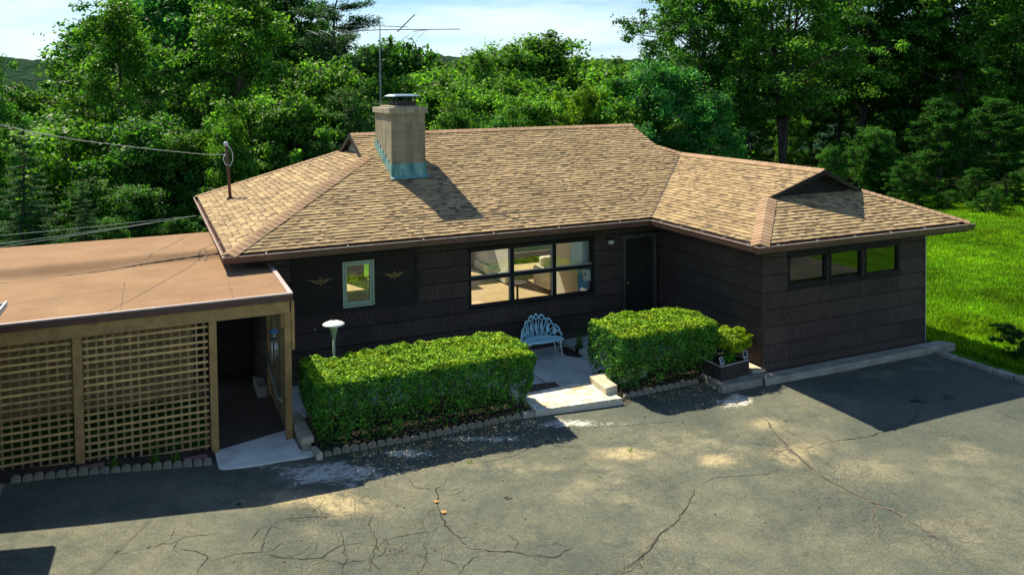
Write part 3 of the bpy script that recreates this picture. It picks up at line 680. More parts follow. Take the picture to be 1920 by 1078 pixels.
siding_wall('wall', (WX0, WYB), (1, 0), WX1 - WX0, -2.5, 2.5, [(.6, 3.2, .3, 2.2), (3.9, 6.9, .05, 2.25), (7.6, 10.2, .3, 2.25), (10.6, 12.8, .8, 2.2)], (0, 1), parent=house)
q = MB(); q.box(-.034, .004, WW - .036, WW - .0, -.2, 2.5); q.build('corner_board', M['siding'], house)
q = MB(); q.box(WX1 - .004, WX1 + .03, WW - .024, WW + .05, -.2, 2.5)
q.build('corner_board', M['siding'], house)
q = MB(); q.box(WX1 + .03, WX1 + .05, WW - .03, WW + .01, -.16, 2.46); q.build('corner_strip', M['rail'], house)

# --- roof: every course and tab laid as geometry, cut to the outline of its plane
def clip(poly, edges):
    for (a, b) in edges:
        out = []; n = len(poly)
        if n < 3: return []
        def side(p): return (b[0] - a[0]) * (p[1] - a[1]) - (b[1] - a[1]) * (p[0] - a[0])
        for i in range(n):
            p, r = poly[i], poly[(i + 1) % n]; sp, sr = side(p), side(r)
            if sp >= 0: out.append(p)
            if (sp > 0 > sr) or (sp < 0 < sr):
                t = sp / (sp - sr); out.append((p[0] + (r[0] - p[0]) * t, p[1] + (r[1] - p[1]) * t))
        poly = out
    return poly if len(poly) >= 3 else []
SH = [(.43, .315, .172), (.40, .290, .155), (.46, .345, .190), (.37, .265, .142), (.42, .305, .165), (.35, .245, .132)]
SHD = [(.31, .215, .122), (.33, .235, .132), (.19, .135, .082), (.35, .25, .140)]
def shingle_plane(q, polys, o, ua, ub, n, expo=.108, dark=.65, thick=.010):
    """polys: convex outlines in (along, upslope) metres; o origin; ua, ub unit vectors; n normal"""
    o, ua, ub, n = Vector(o), Vector(ua), Vector(ub), Vector(n)
    def put(poly, h0, h1, col, bot=True):
        # thickness tapers from h1 at the butt (low edge) to h0 at the head
        lo = min(p[1] for p in poly); hi = max(p[1] for p in poly); k = len(poly)
        hh = lambda p: h1 + (h0 - h1) * min(1, (p[1] - lo) / max(1e-6, expo))
        top = [o + ua * p[0] + ub * p[1] + n * hh(p) for p in poly]; bt = [o + ua * p[0] + ub * p[1] - n * .004 for p in poly]
        fs = [tuple(range(k))] + [(k + i, k + (i + 1) % k, (i + 1) % k, i) for i in range(k)]
        q.add(top + bt, fs, col)
    for poly in polys:
        E = [(poly[i], poly[(i + 1) % len(poly)]) for i in range(len(poly))]
        a0 = min(p[0] for p in poly); a1 = max(p[0] for p in poly); b0 = min(p[1] for p in poly); b1 = max(p[1] for p in poly)
        r = math.floor(b0 / expo)
        while r * expo < b1:
            y0 = r * expo; y1 = y0 + expo; st = random.Random(r * 77 + int(o.x * 10)); x = math.floor(a0) - 1.0 + st.random()
            jit = st.uniform(-.006, .006)
            while x < a1:
                w = st.choice((.07, .09, .11, .14, .17)); raised = st.random() < .62
                c = st.choice(SH) if raised or st.random() > dark else st.choice(SHD)
                g0 = st.uniform(.93, 1.06); c = tuple(v * g0 for v in c)
                if x + w > a0:
                    p = clip([(x, y0 + jit), (x + w, y0 + jit), (x + w, y1 + .004), (x, y1 + .004)], E)
                    if p: put(p, .001, thick * (2.0 if raised else 1.05), c)
                    if not raised and p:      # shadow line painted dark on the overlay above the cut-out
                        p2 = clip([(x, y1 - .028), (x + w, y1 - .028), (x + w, y1 + .004), (x, y1 + .004)], E)
                        if p2: put(p2, .008, .0085, tuple(v * .8 for v in SHD[2]))
                x += w
            r += 1
cs = 1 / math.sqrt(1 + TP * TP); sn = TP * cs; K = 1 / cs     # horizontal run -> slope length factor
E0 = .10                                                       # shingles start this far in from the lip
roof = empty('roof', (0, 0, 0)); roof.parent = house
q = MB()
def pl(*pts): return [(a, b * K) for a, b in pts]
A_ = (XL, YF); 
# main front slope: along x, up y  (b measured from the lip line)
b = lambda y: y - YF
bW, bK, bL, bR = b(2.17), b(2.62), b(2.69), b(3.92)
polys = [pl((XL + E0, E0), (-OV - .0 + E0, E0), (XC, bW), (XL + bW, bW)), pl((XL + bW, bW), (XC, bW), (XR2, bK), (XL + bK, bK)), pl((XL + bK, bK), (XR2, bK), (XR2, bL), (XR1, bL)), pl((XR1, bL), (XR2, bL), (XR2, bR), (XR1, bR))]
shingle_plane(q, polys, (0, YF, EZ), (1, 0, 0), (0, cs, sn), (0, -sn, cs))
# west hip: along -y, up x
polys = [[(-p[1], p[0] * K) for p in ((E0, YB - E0), (3.58, YB - 3.58), (3.58, YF + 3.58), (E0, YF + E0))]]
polys = [[(p[0], p[1]) for p in polys[0]]]
def ccw(poly):
    s = sum(poly[i][0] * poly[(i + 1) % len(poly)][1] - poly[(i + 1) % len(poly)][0] * poly[i][1] for i in range(len(poly)))
    return poly if s > 0 else poly[::-1]
shingle_plane(q, [ccw(p) for p in polys], (XL, 0, EZ), (0, -1, 0), (cs, 0, sn), (-sn, 0, cs), dark=1.0, expo=.118)
# wing west slope: along -y, up x (from x=-.695)
m = 1.567; yg = YW + m
polys = [[(-YF - E0, E0), (-YW - E0, E0), (-yg, m), (-YF - m, m)], [(-YF - m, m), (-yg, m), (-yg + .26, XC + OV), (-2.17, XC + OV)]]
shingle_plane(q, [ccw([(a, b_ * K) for a, b_ in p]) for p in polys], (-OV, 0, EZ), (0, -1, 0), (cs, 0, sn), (-sn, 0, cs))
# wing front hip: along x, up y
polys = [[(-OV + E0, E0), (XR - E0, E0), (XR - m - .09, m + .09), (-OV + m + .09, m + .09)]]
shingle_plane(q, [ccw(pl(*p)) for p in polys], (0, YW, EZ), (1, 0, 0), (0, cs, sn), (0, -sn, cs))
q.build('shingles', M['shingle'], roof)
# hidden slopes and the deck underneath as thin boards
def rz(x, y): return EZ + TP * min(x - XL, XR - x, YB - y, (y - YF) if x < -OV - (0) or y > YF else 99, 99)
q = MB()
def slab(pts, t=.06, dz=-.02):
    vs = [(x, y, z + dz) for x, y, z in pts] + [(x, y, z + dz - t) for x, y, z in pts]; n = len(pts)
    q.add(vs, [tuple(range(n)), tuple(range(2 * n - 1, n - 1, -1))] + [(n + i, n + (i + 1) % n, (i + 1) % n, i) for i in range(n)])
ZE = lambda d: EZ + TP * d
slab([(XL + .1, YF + .1, ZE(.1)), (-OV + .1, YF + .1, ZE(.1)), (XC, 2.17, HW), (XR2, 2.62, ZE(3.315)), (XR2, YR, HR), (XR1, YR, HR), (XR1, 2.69, ZE(3.385))])
slab([(XL + .1, YB - .1, ZE(.1)), (XL + .1, YF + .1, ZE(.1)), (XR1 + .2, YF + 3.58, ZE(3.58)), (XR1 + .2, YB - 3.58, ZE(3.58))])
slab([(-OV + .1, YF + .1, ZE(.1)), (-OV + .1, YW + .1, ZE(.1)), (-OV + m, yg, ZE(m)), (XC, yg - .26, HW), (XC, 2.17, HW)])
slab([(-OV + .1, YW + .1, ZE(.1)), (XR - .1, YW + .1, ZE(.1)), (XR - m - .09, yg + .09, ZE(m + .09)), (-OV + m + .09, yg + .09, ZE(m + .09))])
slab([(XR - .1, YW + .1, ZE(.1)), (XR - .1, YB - .1, ZE(.1)), (XR2, 5.2, ZE(3.315)), (XR2, 2.62, ZE(3.315)), (XC, 2.17, HW), (XC, yg - .26, HW), (XR - m, yg, ZE(m))], dz=0)
zb_ = lambda y: EZ + TP * (YB - y)      # rear slope; unseen opening added over the living room to let sun in
slab([(XL + .1, YB - .1, zb_(YB - .1)), (XR1, 5.155, zb_(5.155)), (XR1, YR, HR), (-5.4, YR, HR), (-5.4, YB - .1, zb_(YB - .1))], dz=0)
slab([(XR - .1, YB - .1, zb_(YB - .1)), (-1.0, YB - .1, zb_(YB - .1)), (-1.0, YR, HR), (XR2, YR, HR), (XR2, 5.2, zb_(5.2))], dz=0)
slab([(-1.0, YB - .1, zb_(YB - .1)), (-5.4, YB - .1, zb_(YB - .1)), (-5.4, 7.8, zb_(7.8)), (-1.0, 7.8, zb_(7.8))], dz=0)
slab([(-1.0, 4.3, zb_(4.3)), (-5.4, 4.3, zb_(4.3)), (-5.4, YR, HR), (-1.0, YR, HR)], dz=0)
q.build('roof_deck', M['soffit'], roof)
# ridge and hip caps: folded overlapping pieces
def caps(name, p0, p1, zf, w=.15, expo=.135, m_=None):
    q = MB(); p0 = Vector(p0); p1 = Vector(p1); d = (p1 - p0); L = d.length; d.normalize(); s = Vector((-d.y, d.x, 0)).normalized(); n = int(L / expo); rr = random.Random(int(p0.x * 100))
    for k in range(n + 1):
        a = p0 + d * (k * expo); b_ = p0 + d * min(L, k * expo + expo + .03); vs = []
        for (c_, h) in ((a, .026), (b_, .014)):
            for t in (-1, -.5, 0, .5, 1):
                pt = c_ + s * (w * t); zz = zf(pt.x, pt.y) if t else c_.z
                zz = min(zz, c_.z + .0)
                vs.append((pt.x, pt.y, zz + h + (.012 if t == 0 else .010 if abs(t) == .5 else .004)))
        low = [(v[0], v[1], v[2] - .035) for v in vs]; c0 = rr.choice(((.41, .27, .165), (.38, .25, .15), (.43, .285, .175), (.36, .235, .14)))
        q.add(vs + low[:5], [(0, 5, 6, 1), (1, 6, 7, 2), (2, 7, 8, 3), (3, 8, 9, 4), (10, 0, 1, 11), (11, 1, 2, 12), (12, 2, 3, 13), (13, 3, 4, 14)], c0)
    return q.build(name, m_ or M['ridge'], roof)
zmain = lambda x, y: EZ + TP * min(y - YF, YB - y)
zhipL = lambda x, y: EZ + TP * min(y - YF, x - XL)
zhipB = lambda x, y: EZ + TP * min(YB - y, x - XL)
zwing = lambda x, y: EZ + TP * min(x + OV, XR - x)
caps('ridge_cap', (XR2, YR, HR), (XR1, YR, HR), zmain)
caps('hip_cap', (XL + .08, YF + .08, ZE(.08)), (XR1 + .12, YF + 3.5, ZE(3.5)), zhipL, w=.17)
caps('hip_cap', (XL + .08, YB - .08, ZE(.08)), (XR1, YB - 3.38, ZE(3.38)), zhipB, w=.12)
caps('hip_cap', (XC, 2.17, HW), (XR2, 2.62, ZE(3.315)), lambda x, y: EZ + TP * min(y - YF, XR - x))
caps('ridge_cap', (XC, 2.1, HW), (XC, yg - .25, HW), zwing)
caps('hip_cap', (-OV + .08, YW + .08, ZE(.08)), (-OV + m, yg, ZE(m)), lambda x, y: EZ + TP * min(x + OV, y - YW), w=.17)
caps('hip_cap', (XR - .08, YW + .08, ZE(.08)), (XR - m, yg, ZE(m)), lambda x, y: EZ + TP * min(XR - x, y - YW))
# valley line
q = MB(); q.bar((-OV + .12, YF + .12, ZE(.12) + .012), (XC - .02, 2.15, HW + .01), .035, .012); q.build('valley', M['iron'], roof)
# gable ends with louvres under the raised peaks
def gable(apex, half, drop, axis, out, depth, mat_r, mat_l, nl, w=.16, prow=0.):
    """apex point, half width, drop, axis = direction across, out = outward direction"""
    ap = Vector(apex); ax = Vector(axis); ou = Vector(out); f_ = MB(); lv = MB()
    for s in (-1, 1):
        e = ap + ax * (half * s) + Vector((0, 0, -drop))
        dd = (e - ap).normalized(); nn = Vector((0, 0, 1)).cross(ou) ; 
        a0 = ap + ou * prow + Vector((0, 0, .015)); f_.bar(a0 + ou * .012 + Vector((0, 0, -w / 2)), e + ou * .012 + Vector((0, 0, -w / 2)) + dd * .03, .03, w, up=Vector((0, 0, 1)))
        # soffit of the projecting rake
        f_.bar(ap - ou * depth / 2 + Vector((0, 0, -.06)), e - ou * depth / 2 + Vector((0, 0, -.06)), depth, .03, up=Vector((0, 0, 1)))
        if prow:
            tv = [ap + ou * prow, ap - ou * .01, e]; tv = [v_ + Vector((0, 0, -.055)) for v_ in tv]; f_.add(tv + [v_ + Vector((0, 0, .02)) for v_ in tv], [(0, 1, 2), (5, 4, 3), (0, 3, 4, 1), (1, 4, 5, 2), (2, 5, 3, 0)])
    f_.build('rake_board', mat_r, roof)
    back = ap - ou * depth
    # recessed triangular wall and slats
    k = (drop) / half
    vs = [back + Vector((0, 0, -.03)), back + ax * half + Vector((0, 0, -drop - .05)), back - ax * half + Vector((0, 0, -drop - .05))]
    lv.add(vs + [v_ - ou * .05 for v_ in vs], [(0, 1, 2), (3, 5, 4), (0, 3, 4, 1), (1, 4, 5, 2), (2, 5, 3, 0)])
    for i in range(nl):
        z = -drop + .04 + (drop - .16) * i / max(1, nl - 1); hw = (-z - .10) / k * .92
        if hw > .04:
            c_ = back + Vector((0, 0, z)) + ou * .03
            lv.bar(c_ - ax * hw + ou * .0, c_ + ax * hw, .055, .016, up=(Vector((0, 0, 1)) + ou * .9).normalized())
    lv.build('louver', mat_l, roof)
gable((XR1, YR, HR), 1.23, .50, (0, -1, 0), (-1, 0, 0), .14, M['trim'], M['white_paint'], 6, .10)
gable((XC, yg, HW), 1.30, .527, (1, 0, 0), (0, -1, 0), .07, M['trim'], M['dark_louver'], 6, .09, prow=.26)

# gutters, fascia, soffit
def gutter(a, b_, inward, straps):
    a = Vector((*a, 0)); b_ = Vector((*b_, 0)); i_ = Vector((*inward, 0)); d = (b_ - a).normalized()
    g_ = MB(); up = Vector((0, 0, 1))
    for (o1, z1, o2, z2) in ((.0, EZ, .018, EZ - .11), (.018, EZ - .11, .10, EZ - .115), (.10, EZ - .115, .10, EZ + .01)):
        p = [a + i_ * o1 + up * z1, b_ + i_ * o1 + up * z1, b_ + i_ * o2 + up * z2, a + i_ * o2 + up * z2]
        nn = (p[1] - p[0]).cross(p[3] - p[0]).normalized() * .004
        g_.add([v_ + nn for v_ in p] + [v_ - nn for v_ in p], [(0, 1, 2, 3), (7, 6, 5, 4), (0, 4, 5, 1), (1, 5, 6, 2), (2, 6, 7, 3), (3, 7, 4, 0)])
    o = g_.build('gutter', M['brown_gutter'], house)
    l_ = MB(); l_.bar(a + up * (EZ + .004) + i_ * .004, b_ + up * (EZ + .004) + i_ * .004, .022, .016); l_.build('lip', M['lip'], o)
    L = (b_ - a).length
    for k in range(straps):
        s_ = MB(); c_ = a + d * (L * (k + .5) / straps); s_.bar(c_ + up * (EZ + .018) + i_ * .0, c_ + up * (EZ + .03) + i_ * .12, .022, .006); s_.build('strap', M['strap'], o)
    return o
gutter((XL, YF), (-OV, YF), (0, 1), 6); gutter((-OV, YF), (-OV, YW), (1, 0), 5); gutter((-OV, YW), (XR, YW), (0, 1), 6); gutter((XL, YB), (XL, YF), (1, 0), 3)
q = MB()
for (x0, x1, y0, y1) in ((XL + .11, -.01, YF + .115, -.005), (XL + .11, WX0 - .01, -.005, YB - .1), (-OV + .115, -.01, YW + .115, YF + .11), (-.01, XR - .1, YW + .115, WW - .005), (WX1 + .01, XR - .1, WW, YB - .1), (WX0, WX1, WYB + .01, YB - .1)):
    q.box(x0, x1, y0, y1, 2.46, 2.485)
q.build('soffit', M['soffit'], house)
q = MB()
q.box(XL + .102, -OV + .1, YF + .102, YF + .122, 2.44, EZ + .03); q.box(-OV + .102, -OV + .122, YW + .1, YF + .1, 2.44, EZ + .03)
q.box(-OV + .1, XR - .1, YW + .102, YW + .122, 2.44, EZ + .03); q.box(XL + .102, XL + .122, YF + .1, YB - .1, 2.44, EZ + .03); q.box(XR - .12, XR - .1, YW + .12, YB - .1, 2.44, EZ + .03)
q.build('fascia', M['trim'], house)
# corner debris in the gutter
# --- chimney
ch = empty('chimney', (0, 0, 0)); ch.parent = house
cx0, cx1, cy0, cy1 = -5.88, -5.09, 1.76, 3.18
q = MB(); q.box(cx0, cx1, cy0, cy1, 3.2, 5.03); q.build('shaft', M['block'], ch, bevel=.01)
q = MB(); q.box(cx0 - .05, cx1 + .05, cy0 - .05, cy1 + .05, 5.02, 5.15); 
q.prism([(cx0 + .1, cy0 + .1), (cx1 - .1, cy0 + .1), (cx1 - .1, cy1 - .1), (cx0 + .1, cy1 - .1)], 5.15, 5.19); q.build('crown', M['cap_stone'], ch, bevel=.012)
q = MB(); q.box(-5.64, -5.26, 2.05, 2.65, 5.18, 5.29)
for x in (-5.66, -5.24):
    for y in (2.03, 2.35, 2.67): q.box(x - .012, x + .012, y - .012, y + .012, 5.18, 5.41)
q.build('flue', M['iron'], ch)
q = MB(); 
q.add([(-5.76, 1.93, 5.405), (-5.14, 1.93, 5.405), (-5.14, 2.77, 5.405), (-5.76, 2.77, 5.405), (-5.68, 2.03, 5.45), (-5.22, 2.03, 5.45), (-5.22, 2.67, 5.45), (-5.68, 2.67, 5.45)], [(3, 2, 1, 0), (4, 5, 6, 7), (0, 1, 5, 4), (1, 2, 6, 5), (2, 3, 7, 6), (3, 0, 4, 7)])
q.build('chimney_lid', M['lid'], ch)
zr = lambda y: EZ + TP * (y - YF)
q = MB(); q.box(cx0 - .012, cx1 + .012, cy0 - .014, cy0 - .001, zr(cy0) - .05, zr(cy0) + .30)
rr = random.Random(4)
for k in range(7):
    x = cx0 + .05 + k * .11; q.box(x, x + .012, cy0 - .018, cy0 - .013, zr(cy0), zr(cy0) + .29)
q.bar((cx0 - .05, cy0 - .07, zr(cy0 - .07) + .03), (cx1 + .05, cy0 - .07, zr(cy0 - .07) + .03), .13, .012, up=(0, -sn, cs))
for xx, s in ((cx0, -1), (cx1, 1)):
    y = cy0
    while y < cy1 - .05:
        y2 = min(y + .24, cy1); z2 = zr(y2) + .20
        x_a, x_b = sorted((xx + s * .001, xx + s * .013)); vs = [(x, yy, zz) for x in (x_a, x_b) for yy, zz in ((y, zr(y) - .02), (y2, zr(y2) - .02), (y2, z2), (y, z2))]
        q.add(vs, [(0, 1, 2, 3), (7, 6, 5, 4), (0, 4, 5, 1), (1, 5, 6, 2), (2, 6, 7, 3), (3, 7, 4, 0)]); y = y2
q.build('flashing', M['copper'], ch)

# --- windows
def window(name, x0, x1, z0, z1, y, cols, rows, fr, bead, label=None, fw=.07, mull=.085, glass='glass', parent=house):
    """frame in the opening; panes with a thin bead"""
    q = MB(); d0, d1 = y - .03, y + .10
    q.box(x0 - .03, x1 + .03, d0, d1, z1 - fw * .35, z1 + .05); q.box(x0 - .03, x1 + .03, d0 - .02, d1, z0 - .06, z0 + fw * .35)
    q.box(x0 - .03, x0 + fw * .35, d0, d1, z0, z1); q.box(x1 - fw * .35, x1 + .03, d0, d1, z0, z1)
    ww = (x1 - x0 - mull * (cols - 1)) / cols; hh = (z1 - z0 - mull * (rows - 1)) / rows
    for c in range(1, cols): xm = x0 + c * ww + (c - .5) * mull; q.box(xm - mull / 2, xm + mull / 2, d0 + .004, d1 - .004, z0, z1)
    for r in range(1, rows): zm = z0 + r * hh + (r - .5) * mull; q.box(x0, x1, d0 + .006, d1 - .006, zm - mull / 2, zm + mull / 2)
    w = q.build(name, fr, parent)
    for c in range(cols):
        for r in range(rows):
            a = x0 + c * (ww + mull); e = z0 + r * (hh + mull)
            g_ = MB(); g_.box(a + .012, a + ww - .012, y + .02, y + .026, e + .012, e + hh - .012); g_.build('pane', M[glass], w)
            b_ = MB(); t = .017
            b_.box(a, a + ww, y - .002, y + .03, e, e + t); b_.box(a, a + t * .8, y - .002, y + .03, e + t, e + hh); b_.box(a + ww - t * .8, a + ww, y - .002, y + .03, e + t, e + hh); b_.box(a, a + ww, y - .002, y + .03, e + hh - t * .5, e + hh)
            for k in range(3): b_.box(a + ww * (k + .6) / 3.2, a + ww * (k + .6) / 3.2 + .012, y - .012, y, e - .006, e + .012)
            b_.build('bead', bead, w)
    return w
window('window', -4.73, -1.77, .97, 2.16, 0, 3, 2, M['trim'], M['white_frame'])
window('window', .62, 1.57, 1.63, 2.18, WW, 1, 1, M['trim'], M['white_frame'], fw=.05)
window('window', 1.69, 2.53, 1.63, 2.18, WW, 1, 1, M['trim'], M['white_frame'], fw=.05)
window('window', 2.65, 3.58, 1.63, 2.18, WW, 1, 1, M['trim'], M['white_frame'], fw=.05)
q = MB(); q.box(.55, 3.66, WW - .045, WW - .02, 1.53, 1.57); q.box(.55, 3.66, WW - .04, WW - .018, 2.24, 2.28); q.build('window_trim', M['trim'], house)
# small framed window inside its boarded panel
q = MB(); 
for k in range(12):
    z = 1.30 + k * .079
    for (a, b_) in ((-8.34, -7.46), (-6.75, -5.92)): q.box(a, b_, -.032, -.021, z, z + .074)
for (a, b_, c_, d_) in ((-8.40, -5.86, 1.235, 1.295), (-8.40, -5.86, 2.25, 2.32), (-8.40, -8.34, 1.295, 2.25), (-5.92, -5.86, 1.295, 2.25), (-8.44, -5.82, 1.19, 1.232)): q.box(a, b_, -.05, -.004, c_, d_)
q.box(-7.46, -6.75, -.028, -.02, 2.19, 2.25)
q.build('panel_boards', M['board'], house)
w = MB(); x0, x1, z0, z1 = -7.42, -6.79, 1.28, 2.19
for (a, b_, c_, d_) in ((x0, x1, z0, z0 + .035), (x0, x1, z1 - .035, z1), (x0, x0 + .035, z0 + .035, z1 - .035), (x1 - .035, x1, z0 + .035, z1 - .035)): w.box(a, b_, -.06, .02, c_, d_)
for (a, b_, c_, d_) in ((x0 + .045, x1 - .045, z0 + .045, z0 + .10), (x0 + .045, x1 - .045, z1 - .085, z1 - .045), (x0 + .045, x0 + .085, z0 + .10, z1 - .085), (x1 - .085, x1 - .045, z0 + .10, z1 - .085)): w.box(a, b_, -.045, .03, c_, d_)
w.box(x0 + .03, x1 - .03, -.02, .04, z0 + .03, z0 + .05)
w = w.build('window', M['green_frame'], house); tag(w, 'small window with pale green frame')
q = MB(); q.box(x0 + .07, x1 - .07, -.012, -.006, z0 + .08, z1 - .07); q.build('pane', M['glass'], w)
# amber glass lamp shade hanging just inside that window
ls = empty('hanging_lamp', (-7.2, .20, 1.78), 0, 'amber glass scalloped lamp shade hanging inside the small green framed window', 'lamp')
q = MB()
for k in range(10):
    a0 = 2 * PI * k / 10; a1 = 2 * PI * (k + .88) / 10
    vs = []
    for (r, z) in ((.04, .16), (.11, .13), (.155, .06), (.16, .0)):
        vs += [(-7.2 + r * math.cos(a0), .20 + r * math.sin(a0), 1.78 + z), (-7.2 + r * math.cos(a1), .20 + r * math.sin(a1), 1.78 + z)]
    am = (a0 + a1) / 2; vs.append((-7.2 + .155 * math.cos(am), .20 + .155 * math.sin(am), 1.74))
    q.add(vs, [(0, 1, 3, 2), (2, 3, 5, 4), (4, 5, 7, 6), (6, 7, 8)])
T(q.build('lamp_shade', M['stained']), ls)
q = MB(); q.tube([(-7.2, .2, 1.94), (-7.2, .2, 2.40)], .006, 6); T(q.build('cord', M['iron']), ls)
# gilt ornaments
def ornament(x, z, label):
    q = MB(); y = -.043
    for s in (-1, 1):
        for (pts, r) in (([(0, 0), (.05, -.02), (.10, -.005), (.15, .015), (.19, .045), (.235, .035)], .010), ([(.02, .02), (.06, .025), (.09, .01), (.13, .03), (.16, .02)], .009), ([(.10, .0), (.12, .035), (.15, .045)], .007), ([(.03, -.03), (.06, -.05), (.10, -.03)], .007)):
            q.tube([(x + s * a * 1.0, y, z + b_) for a, b_ in pts], [r * (1 - .5 * k / len(pts)) for k in range(len(pts))], 6)
    for (dx, dz, r) in ((0, .055, .032), (0, .0, .036), (0, -.05, .026), (-.03, .03, .022), (.03, .03, .022), (0, .09, .016), (0, -.08, .013)):
        q.lathe([(r * .2, -r * .5), (r, -r * .1), (r, r * .1), (r * .2, r * .5)], (x + dx, y, z + dz), 10)
    tag(q.build('wall_ornament', M['gold'], smooth=True), label, 'ornament')
ornament(-7.85, 1.85, 'gold scroll wall ornament left of the small green framed window')
ornament(-6.37, 1.83, 'gold scroll wall ornament right of the small green framed window')

# --- front door
d = MB(); d.box(-.93, -.17, .03, .075, .02, 2.09); 
d = d.build('door', M['door'], house, bevel=.004)
q = MB(); q.lathe([(.012, 0), (.03, .004), (.012, .012), (.012, .035), (.03, .045), (.034, .06), (.022, .075)], (0, 0, 0), 16); k = q.build('handle', M['brass'], d, smooth=True); k.rotation_euler = (PI / 2, 0, 0); k.location = (-.86, .03, 1.08)
q = MB(); q.box(-1.0, -.93, -.05, .09, .0, 2.12); q.box(-.17, -.10, -.05, .09, .0, 2.12); q.box(-1.03, -.07, -.05, .09, 2.10, 2.18); q.box(-1.0, -.1, -.06, .09, -.02, .02)
q.build('door_frame', M['jamb'], house, bevel=.005)
q = MB(); q.box(-1.005, -.965, -.062, -.03, .02, 2.14); q.build('door_stop', M['jamb'], house)
# wall lantern
wl = empty('wall_light', (-1.35, -.02, 2.08), 0, 'small frosted jelly jar wall light left of the front door', 'wall light')
q = MB(); q.box(-1.43, -1.27, -.14, -.02, 2.115, 2.15); T(q.build('bracket', M['iron'], bevel=.008), wl)
q = MB(); q.lathe([(.045, -.05), (.07, -.04), (.075, 0), (.075, .04)], (-1.35, -.095, 2.075), 18); T(q.build('globe', M['frosted'], smooth=True), wl)
q = MB(); q.box(-7.99, -7.96, -.05, -.015, .92, .945); tag(q.build('hose_hook', M['white_paint']), 'tiny pale fitting on the dark siding beside the lamp post', 'fitting')

# --- interior seen through the glass
it = MB(); it.box(WX0 + .14, WX1 - .14, .15, WYB - .15, -.1, .0); it.build('floor', M['carpet'], house)
it = MB(); it.box(WX0 + .14, WX1 - .14, .15, 4.2, 2.40, 2.44); it.box(WX0 + .14, -5.4, 4.2, WYB - .15, 2.40, 2.44); it.box(-1.0, WX1 - .14, 4.2, WYB - .15, 2.40, 2.44); it.box(.14, WX1 - .14, WW + .14, .15, 2.40, 2.44); it.build('ceiling', M['plaster'], house)  # ceiling gap added under the roof opening so sun reaches the floor
it = MB(); it.box(.14, WX1 - .14, WW + .14, .15, -.1, .0); it.build('floor', M['carpet'], house)
it = MB(); it.box(-1.60, -1.50, 5.15, WYB - .15, 0, 2.4); it.box(-1.15, -1.05, .15, 3.2, 0, 2.4); it.box(-5.6, -5.5, .15, 4.6, 0, 2.4); it.box(1.9, 2.0, WW + .14, .1, 0, 2.4) if False else None
it.box(.14, .16, WW + .14, .15, 0, 2.4)
it.build('partition', M['plaster'], house)
q = MB(); q.box(-1.68, -1.605, 5.2, 7.6, .04, .26); q.box(-1.69, -1.67, 5.2, 7.6, .24, .27); tag(q.build('baseboard_heater', M['heater'], bevel=.006), 'long white baseboard heater seen through the big window', 'heater')
q = MB()
vs = []; n = 30
def drape(x0, x1, y, z0, z1, m_, name, label):
    q = MB(); n = 40; vs = []
    for k in range(n + 1):
        t = k / n; x = x0 + (x1 - x0) * t; yy = y + .022 * math.sin(t * 40) + .01 * math.sin(t * 17)
        vs += [(x, yy, z0), (x, yy, z1), (x, yy + .006, z0), (x, yy + .006, z1)]
    q.add(vs, [(4 * k, 4 * k + 4, 4 * k + 5, 4 * k + 1) for k in range(n)] + [(4 * k + 2, 4 * k + 3, 4 * k + 7, 4 * k + 6) for k in range(n)])
    tag(q.build(name, m_, smooth=True), label, 'curtain')
drape(-2.06, -1.72, .17, .35, 1.55, M['curtain'], 'curtain', 'blue curtain panel in the right lower corner of the big window')
drape(-2.22, -1.72, .22, 1.5, 2.35, M['curtain_pale'], 'curtain', 'pale sheer curtain in the right upper pane of the big window')
nt_ = empty('notice', (-1.88, .05, 1.36), 0, 'white paper notice with a small crest taped inside the big window', 'notice')
q = MB(); q.box(-2.0, -1.80, .040, .044, 1.22, 1.47); T(q.build('sheet', M['paper']), nt_)
q = MB(); q.lathe([(.028, -.002), (.034, 0), (.028, .002)], (0, 0, 0), 14, 1, 1.15); k = q.build('crest', M['crest']); k.rotation_euler = (PI / 2, 0, 0); k.location = (-1.95, .037, 1.38)
k.parent = nt_; k.matrix_parent_inverse = Matrix.Translation(nt_.location).inverted()
sf = empty('sofa', (-.2, 4.2, 0), 0, 'cream sofa in the room behind the big window', 'sofa')
q = MB(); q.box(-.9, 1.0, 3.7, 4.5, .12, .42); T(q.build('seat', M['sofa'], bevel=.05), sf)
q = MB(); q.box(-.9, 1.0, 4.4, 4.65, .3, .85); T(q.build('backrest', M['sofa'], bevel=.06), sf)
for x in (-1.1, 1.0):
    q = MB(); q.box(x, x + .2, 3.65, 4.6, .12, .62); T(q.build('armrest', M['sofa'], bevel=.05), sf)
tb = empty('side_table', (-2.2, 3.2, 0), 0, 'small dark pedestal table in the room behind the big window', 'table')
q = MB(); q.lathe([(.02, 0), (.25, 0), (.25, .03), (.02, .03)], (-2.2, 3.2, .52), 24); T(q.build('table_top', M['iron']), tb)
q = MB(); q.lathe([(.15, 0), (.03, .05), (.03, .52)], (-2.2, 3.2, 0), 14); T(q.build('pedestal', M['iron']), tb)
# room divider mass behind the big window, lower down brown chest
q = MB(); q.box(-4.2, -2.6, 5.6, 6.1, 0, .75); tag(q.build('sideboard', M['iron'], bevel=.01), 'long dark sideboard in the room behind the big window', 'cabinet')

